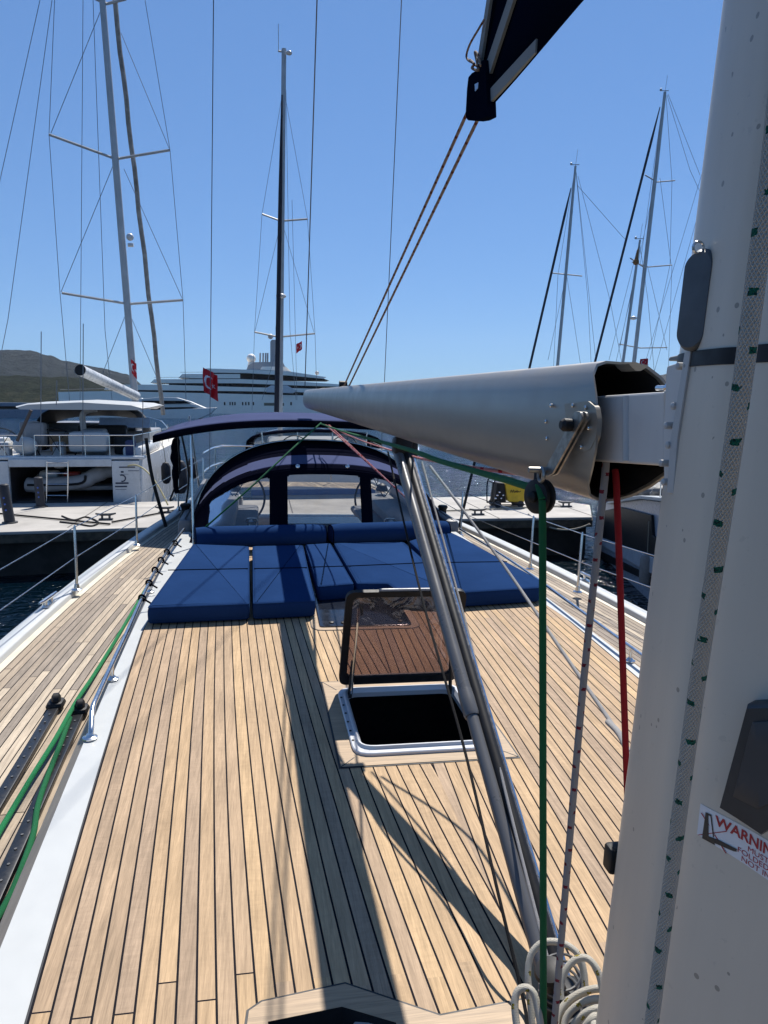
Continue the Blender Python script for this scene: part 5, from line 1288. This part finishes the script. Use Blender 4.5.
p = mast_hit(622, 858); mb = MB(); q = B.D(613, 858, (Vector((0, 0, 1.55))-p).length+.10)
mb.box(q+Vector((.03, 0, 0)), (.085, .03, .05), bev=.006); mb.build('far_step', M_black, mast)

# --- standing rigging
def line_to(pa, pb, Ya, Yb, zt):
    a = B.Y(*pa, Ya); b_ = B.Y(*pb, Yb); d = b_-a; return a, a+d*((zt-a.z)/d.z)
for (pb, pt, Y_) in (((209.5, 470), (213.5, 0), 11.6), ((384, 392), (401.5, 0), 11.6)):
    a, c = line_to(pb, pt, Y_, Y_-3.2, 15); lo_ = a-(c-a).normalized()*((a.z-.3)/(c-a).normalized().z) if a.z > .3 else a
    tube_o('backstay', [lo_, a, c], .0055, R_wire, own, 6)
a, c = line_to((305, 386), (317, 0), 8.35, 6.2, 15); tube_o('topping_lift', [a, c], .0055, R_wire, own, 6)

def rope_thing(name, label, pts, r, mat, cat='rope', seg=12, n=8, spline=True, group=None):
    pts = [Vector(p) for p in pts]
    o0 = pts[0].copy(); q = catmull(pts, n) if spline and len(pts) > 2 else [pts[0].lerp(pts[-1], k/24) for k in range(25)]
    mb = MB(); mb.tube([p-o0 for p in q], r, seg); o = mb.build(name, mat, None, smooth=60); o.location = o0
    return tag(o, label, cat, group, boat=True)
# running ropes
bt = B.X(542.5, 500, .578)
rope_thing('rope', 'dark green rope hanging straight down from the black block under the boom', [bt, B.Z(543.5, 1075, .02)], .0078, R_green)
rope_thing('rope', 'white rope with dark red flecks coming down out of the open boom end', [B.X(608, 410, .675), B.X(604.5, 480, .665), B.X(580, 720, .66)*1, B.Z(549, 1090, .03)], .0075, R_redw)
ra = B.X(615, 470, .71); rb = B.X(617.5, 512, .712); rc = B.Y(626.5, 772, rb.y-.02); 
rope_thing('rope', 'bright red rope hanging from the boom end beside the mast', [ra, rb, rc, rc+(rc-rb)*1.4], .0068, R_red)
# green line along the boom to the block
gp = [B.Y(321, 424, 8.0), B.X(345, 430, .60)*1, B.X(400, 447, .59), B.X(440, 461, .585), B.X(500, 478, .585), B.X(531, 487, .58), bt+Vector((0, .03, .03)), bt]
gp[1] = B.Y(345, 432, 6.2)
rope_thing('rope', 'green line led along the underside of the boom to the black block', gp, .0085, R_green)
rope_thing('rope', 'green line running from the boom end down to the port side deck behind the dodger', [B.Y(321, 423, 7.9), B.Y(292, 449, 7.25), B.Y(250, 488, 6.85), B.Y(208, 525, 6.75), B.Z(200, 533, .16)], .0085, R_green)
rope_thing('rope', 'red and white line from the boom end to the vang head', [B.Y(326, 425, 8.0), B.Y(360, 440, 6.0), B.Y(408, 455, 3.6), B.X(452, 464, .64), B.X(520, 474, .70)], .0052, R_pink)
for k, (pa, pb) in enumerate((((326, 425), (404, 496)), ((329, 425), (407, 499)))):
    rope_thing('rope', ('red and white mainsheet part, left one of the pair over the dodger', 'red and white mainsheet part, right one of the pair over the dodger')[k], [B.Y(*pa, 7.9), B.Y(pa[0]*.75+pb[0]*.25, pa[1]*.75+pb[1]*.25, 7.25), B.Y(pa[0]*.4+pb[0]*.6, pa[1]*.4+pb[1]*.6, 6.95), B.Y(*pb, 6.8)], .007, R_pink)
rope_thing('rope', 'thin grey rope running diagonally from the vang top to the deck beside the mast', [B.Y(430, 466, 3.4), B.Y(500, 560, 2.75), B.Y(560, 648, 2.1), B.Y(604, 712, 1.75), B.Y(630, 752, 1.52)], .006, R_grey)
rope_thing('rope_end', 'thick spliced grey rope end lying near the mast edge', [B.Y(608, 722, 1.70), B.Y(620, 735, 1.6), B.Y(631, 760, 1.5)], .0085, R_grey)
rope_thing('rope', 'thin grey line running beside the bright rod of the vang', [B.Y(422, 462, 3.45), B.Y(470, 640, 2.5), B.Y(505, 790, 1.95), B.Y(548, 960, 1.5), B.Y(560, 1000, 1.42)], .0048, R_grey)
rope_thing('rope', 'thin black line passing in front of the open hatch to the deck', [B.Y(388, 452, 3.7), B.Y(420, 590, 2.75), B.Y(462, 740, 2.15), B.Y(495, 880, 1.72), B.Y(524, 1003, 1.48), B.Y(528, 1040, 1.4)], .0048, R_black)
ca = B.X(480, 116, .70)
cb = B.X(474, 112, .70); bb = B.X(344, 386, .655)
rope_thing('outhaul_rope', 'tan outhaul rope, left one of the two from the sail clew to the boom', [B.X(467, 113, .70), bb+Vector((-.0, 0, 0))], .0058, R_tan, spline=False)
rope_thing('outhaul_rope', 'tan outhaul rope, right one of the two from the sail clew to the boom', [B.X(478, 119, .70), bb+Vector((.035, -.03, 0))], .0058, R_tan, spline=False)
mb = MB(); q = B.X(343, 388, .655)-Vector((0, 0, .035)); mb.box(q+Vector((0, 0, .025)), (.05, .14, .05), bev=.012); mb.cyl(q+Vector((-.03, 0, .06)), q+Vector((.03, 0, .06)), .03, 14); mb.build('outhaul_car', M_black, boom)
rope_thing('rope', 'loose cream line along the top of the far boom end', [q+Vector((0, .05, .04)), q+Vector((0, .7, .02)), q+Vector((-.02, 1.4, .03)), q+Vector((-.02, 2.0, .02))], .006, R_moor)
# big halyard in front of the mast
rope_thing('halyard', 'thick white halyard with green flecks in front of the mast', [B.D(792, -60, .66), B.D(775, 130, .60), B.D(757, 270, .58), B.D(740, 400, .58), B.D(716, 560, .62), B.D(692, 720, .70), B.D(668, 900, .82), B.D(650, 1034, .92), B.D(640, 1110, 1.0)], .0068, R_gfleck, 'rope', 20, 12)
# green sheet on the side deck
rope_thing('sheet_rope', 'bright green rope lying along the port side deck beside the cabin', [B.Z(160, 562, ZS+.03), B.Z(150, 581, ZS+.012), B.Z(128, 619, ZS+.012), B.Z(109, 651, ZS+.015), B.Z(92, 678, ZS+.03), B.Z(76, 702, ZS+.05), B.Z(56, 738, ZS+.055), B.Z(30, 780, ZS+.04), B.Z(4, 824, ZS+.03), B.Z(-40, 900, ZS+.03)], .0115, R_greenb)
rope_thing('sheet_rope', 'darker green rope in the gutter between the black tracks', [B.Z(70, 718, ZS+.04), B.Z(60, 745, ZS+.045), B.Z(48, 775, ZS+.04), B.Z(38, 805, ZS+.035), B.Z(33, 835, ZS+.03), B.Z(20, 872, ZS+.03), B.Z(5, 905, ZS+.03), B.Z(-30, 960, ZS+.03)], .0115, R_green)
# cream coil hanging at the foot of the mast
cc_ = Vector((0, 0, 0)); coil = []
def cp(x, y, d): return B.D(x, y, d)
turns = [(578, 1005, 26), (582, 1008, 37), (584, 1012, 48), (585, 1016, 60), (588, 1022, 71)]
mb = MB(); c0 = cp(600, 1030, 1.98)
pts = []
for k, r_ in enumerate((48, 39, 30, 21, 13)):
    for j in range(24):
        a = 2*math.pi*j/24; q_ = r_ - 9*j/24
        pts.append(cp(600+q_*1.02*math.cos(a)+1.5*math.sin(3*a+k), 1031+q_*math.sin(a)+1.2*math.cos(2*a+k*2), 1.99-.010*k + .012*math.sin(a*2+k)) - c0)
mb.tube(catmull(pts, 3), .0080, 12)
l1 = [(534, 1040), (530, 1000), (528, 975), (531, 955), (542, 943), (558, 942), (570, 947), (579, 956), (584, 972), (586, 1000)]
mb.tube(catmull([cp(x, y, 2.02)-c0 for x, y in l1], 7), .0078, 12)
l2 = [(561, 1000), (561, 985), (566, 970), (575, 960), (586, 958), (595, 966), (600, 978), (604, 1000)]
mb.tube(catmull([cp(x, y, 1.96)-c0 for x, y in l2], 7), .0078, 12)
l3 = [(521, 1045), (516, 1020), (515, 1000), (519, 990), (527, 988), (534, 994), (538, 1010), (541, 1030), (543, 1060)]
mb.tube(catmull([cp(x, y, 1.99)-c0 for x, y in l3], 7), .0084, 12)
o = mb.build('rope_coil', R_yfleck, None, smooth=60); o.location = c0; tag(o, 'coil of cream rope with yellow flecks hanging at the foot of the mast', 'rope coil', boat=True)
wq = B.D(561, 972, 2.16); mb = MB(); mb.lathe(wq-Vector((0, 0, .10)), [(.04, -.02), (.042, .0), (.034, .03), (.028, .08), (.030, .10), (.040, .12), (.036, .13), (.012, .135)], 24, (-.3, -.1, 1))
wn = mb.build('mast_winch', M_black, own)
mb = MB()
for k in range(4): mb.torus(wq-Vector((0, 0, .06-k*.02)), .05, .0035, (-.3, -.1, 1), 24, 6)
mb.each('drum_rib', M_cleat, wn)

# --- mainsail clew and foot
clew = B.X(481, 118, .70)
def SX(x, y, X_=.70): return B.X(x, y, X_)
pts = [SX(478, 118), SX(470, 110), SX(472, 82), SX(479, 62), SX(488, 0)]
d = (pts[-1]-pts[-2]); top = pts[-1] + d.normalized()*6.0; f0 = SX(490, 117); f1 = SX(592, 0); fd = (f1-f0).normalized(); mst = f0 + fd*((1.12-f0.y)/fd.y)
sail = thing('mainsail', 'dark navy mainsail clew with pale tapes hanging above the boom', 'sail', boat=True, loc=clew)
top2 = Vector((.72, 1.12, top.z+2.5))
def sgrid(u, v):
    lo = [f0, mst][0].lerp(mst, u); le = [SX(479, 64).lerp(SX(488, 0), min(v*6, 1)) if v*6 < 1 else SX(488, 0).lerp(top, (v*6-1)/5)][0]
    base_l = f0 if v == 0 else le
    r = mst.lerp(top2, v); p = (SX(474, 112) if v == 0 else le).lerp(r, u)
    if v == 0: p = SX(480, 116).lerp(mst, u)
    p.x = .70 + .018*math.sin(u*5+1)*math.sin(v*9+.4) + .02*u*0
    return p-clew
mb = MB(); mb.grid(sgrid, 24, 60); mb.build('sail_cloth', M_sail, sail, smooth=80, solid=.004)
def tape(px, x_=.6985):
    q = [SX(x, y, .70) for x, y in px]; mb = MB(); mb.loft([[Vector((x_-.004, p.y, p.z))-clew for p in q], [Vector((.7035, p.y, p.z))-clew for p in q]]); mb.build('reinforcing_tape', M_tape, sail, smooth=0)
tape([(488.5, -2), (492, -2), (482, 64), (478.5, 62)]); tape([(510, -2), (516, -2), (491, 75), (485.5, 70)]); tape([(538, 39), (537, 53), (488.5, 106), (488, 93)])
blk_px = [(471, 77), (474.5, 73), (478, 71), (483, 61), (487, 60), (488.5, 76), (490, 117), (484, 120), (478, 121), (470, 120.5), (468, 117), (469.5, 90)]
q = [SX(x, y, .69) for x, y in blk_px]; mb = MB(); mb.loft([[Vector((.680, p.y, p.z))-clew for p in q], [Vector((.712, p.y, p.z))-clew for p in q]]); cb_ = mb.build('clew_block', M_sail, sail, smooth=0, bevel=.004)
q = [SX(x, y, .67) for x, y in ((472, 84), (475.5, 82), (475, 88), (472.5, 91))]; mb = MB(); mb.loft([[Vector((.6785, p.y, p.z))-clew for p in q], [Vector((.681, p.y, p.z))-clew for p in q]]); mb.build('block_window', plain('slot_light', (.35, .5, .7), .4), cb_, smooth=0)
lp = [SX(484, 20, .685), SX(478, 30, .685), SX(470, 44, .685), SX(466.5, 55, .685), SX(468, 60, .685), SX(473, 63, .685), SX(478, 67, .685), SX(481, 66, .685)]
rope_thing('clew_lashing', 'thin brown lashing looped beside the sail clew', lp, .0035, R_tan, 'rope')
rope_thing('clew_lashing', 'short brown knot tied at the sail clew above the black block', [SX(470, 60, .68), SX(474, 64, .675), SX(472, 68, .68), SX(478, 70, .676), SX(477, 62, .68), SX(475, 52, .68), SX(479, 57, .68), SX(481, 66, .68)], .0042, R_tan, 'rope')

# --- sun-pad cushions
CZ = .13
def cushion(label, px, z0=.012, z1=CZ, rnd=.03, seam=None, pad=None):
    poly = [(B.Z(x, y, z1).x, B.Z(x, y, z1).y) for x, y in px]
    c = Vector((sum(p[0] for p in poly)/len(poly), sum(p[1] for p in poly)/len(poly), z0))
    poly = round_poly([(p[0]-c.x, p[1]-c.y) for p in poly], rnd, 4)
    t = thing('cushion', label, 'cushion', 'navy sun-pad cushions on the coachroof', boat=True, loc=c)
    h = z1-z0; mb = MB(); rg_ = []
    for ins, z in ((.012, 0), (.002, .012), (-.002, h*.3), (-.003, h*.5), (-.002, h*.75), (.004, h-.012), (.014, h-.003), (.03, h+.001)):
        rg_.append([Vector((p[0], p[1], z)) for p in offset_poly(poly, ins)])
    mb.loft(rg_); mb.build('cushion_cover', M_cush, t, smooth=50)
    mb = MB()
    for zz in (h-.010, .014):
        q = [Vector((p[0], p[1], zz)) for p in offset_poly(poly, .004)]; mb.tube(q+[q[0]], .0042, 6)
    mb.build('piping', M_cush, t)
    if seam:
        a, b_ = [B.Z(x, y, z1)-c for x, y in seam]; a.z = b_.z = h+.0035
        mb = MB(); mb.tube([a, b_], .0045, 6); mb.build('seam', M_navy, t)
    return t, c
t, c = cushion('navy cushion nearest the left grab rail, widest of the left pair', [(147, 607), (249.5, 603), (249, 545.5), (193, 543.5)], seam=((168, 570.5), (248, 569)))
mb = MB()
for x, y in ((142, 598), (149, 583), (155, 570), (161, 560), (167, 552), (175, 543)):
    p = B.Z(x, y, .085); mb.torus(p-c, .022, .008, (.2, 1, 0), 12, 6); mb.tube([p-c, p-c+Vector((.06, 0, -.04))], .007, 6)
mb.each('tie_strap', M_navy, t)
cushion('narrow navy cushion crossed by the boom shadow, left of the deck window', [(253, 603), (315.5, 600), (303, 544.5), (252.5, 545.5)], seam=((254, 569), (307, 568)))
cushion('small navy cushion above the dark deck window, left of the middle gap', [(318, 586), (354, 583), (330.5, 542.5), (305, 544)], seam=((310, 567.5), (344, 566.5)))
cushion('large navy cushion behind the open hatch lid', [(357.5, 583), (388, 583), (398, 590), (456, 592), (424, 559), (404, 541.5), (334, 542.5)], seam=((347, 566.5), (428, 563)))
cushion('large navy cushion on the starboard side right of the vang', [(459.5, 592), (540, 587), (541, 580), (462, 537), (445, 529), (409, 540.5), (428, 558)], seam=((431, 563), (507, 562)))
def bolster(label, pxa, pxb):
    a = B.Z(*pxa, .10); b_ = B.Z(*pxb, .10); c = (a+b_)/2; c.z = .06
    t = thing('backrest_cushion', label, 'cushion', 'navy backrest cushions below the dodger', boat=True, loc=c)
    ax = (b_-a); L_ = ax.length; ax.normalize(); n_ = Vector((-ax.y, ax.x, 0)); rings = []
    prof = [(0, .03), (0, .10), (.02, .145), (.06, .175), (.12, .185), (.19, .175), (.22, .14), (.225, .05), (.2, .0), (.03, .0)]
    for k in range(13):
        u = -L_/2+L_*k/12; f = 1-.10*(abs(2*k/12-1)**14)
        rings.append([ax*u*1.0 + n_*(.11+(y_-.11)*f) + Vector((0, 0, .09+(z_-.09)*f)) for y_, z_ in prof])
    mb = MB(); mb.loft(rings); mb.build('cushion_cover', M_cush, t, smooth=50)
    mb = MB()
    for k in (0, 12): q = rings[k]; mb.tube(q+[q[0]], .005, 6)
    mb.build('piping', M_navy, t); return t
bolster('long navy backrest bolster, the left one below the dodger', (196, 545), (327, 541)); bolster('long navy backrest bolster, the right one below the dodger', (334, 541), (451, 536))

# flag on the port backstay
fl = flag('flag', 'large red Turkish flag drooping from the port backstay of the foreground yacht', B.Y(203, 367, 11.4), .34, .36, .62, (.85, .3, 0), seed=3, amp=.05)
BOAT.append(fl)

# --- mooring lines over the water and pontoon (world frame)
def moor(label, a, b_, s_, r=.012, mat=None):
    q = sag(a, b_, s_); o0 = q[0].copy(); mb = MB(); mb.tube([p-o0 for p in q], r, 8); o = mb.build('mooring_line', mat or R_moor, None); o.location = o0; return tag(o, label, 'rope')
def wp_(x, y, z=ZD+.03): return W.Z(x, y, z)
# the air
m = bpy.data.materials.new('air'); m.use_nodes = True; nt = m.node_tree; nt.nodes.clear()
ho = nt.nodes.new('ShaderNodeOutputMaterial'); hv = nt.nodes.new('ShaderNodeVolumePrincipled'); hv.inputs['Color'].default_value = (.75, .86, 1, 1); hv.inputs['Density'].default_value = .00005; hv.inputs['Anisotropy'].default_value = .2
nt.links.new(hv.outputs[0], ho.inputs['Volume'])
if HAZE:
    mb = MB(); mb.box((0, 1400, 149), (9000, 3600, 302)); hz = mb.build('haze', m, smooth=0); hz['kind'] = 'stuff'
moor('dark mooring line crossing the left part of the pontoon', wp_(-5, 513), wp_(110, 524), .0, .02, R_black)
q = catmull([wp_(62, 516, ZD+.015), wp_(74, 520, ZD+.015), wp_(86, 517, ZD+.015), wp_(98, 522, ZD+.015), wp_(92, 526, ZD+.015), wp_(78, 524, ZD+.015), wp_(60, 522, ZD+.015)], 6); o0 = q[0].copy()
mb = MB(); mb.tube([p-o0 for p in q], .02, 8); o = mb.build('mooring_line', R_black, None); o.location = o0; tag(o, 'dark slack rope looped loosely on the pontoon left of the iron cleat', 'rope')
moor('mooring line on the pontoon leading to the left cleat', wp_(112, 522), wp_(176, 510), .0, .02, R_black)
moor('pale mooring line sagging over the dark water beside the right end of the pontoon', wp_(528, 514), W.Z(590, 524, .9), .25, .022)
moor('pale mooring line from the pontoon past the stanchions on the right', wp_(440, 511), wp_(560, 506), .0, .018)
moor('yellowish hose curling over the transom corner of the left yacht', W.Y(128, 466, 19.6), W.Y(168, 505, 18.6), -.35, .02, plain('hose_yellow', (.42, .36, .18), .6))

def promote(e, main):
    ch = [o for o in bpy.data.objects if o.parent == e]; m_ = [o for o in ch if o.name.split('.')[0] == main][0]; nm = e.name
    m_.parent = e.parent
    for o in ch:
        if o != m_: o.parent = m_
    bpy.data.objects.remove(e); m_.name = nm
for e, k in ((roof, 'white_edge'), (ck, 'cockpit_sole'), (dod, 'front_panel'), (bim, 'canopy'), (vang, 'outer_tube'), (goose, 'toggle_arm')): promote(e, k)
# ------------------------------------------------------------------ tilt the yacht's frame into the world
for o in BOAT: o.matrix_basis = T @ o.matrix_basis
bpy.context.view_layer.update()
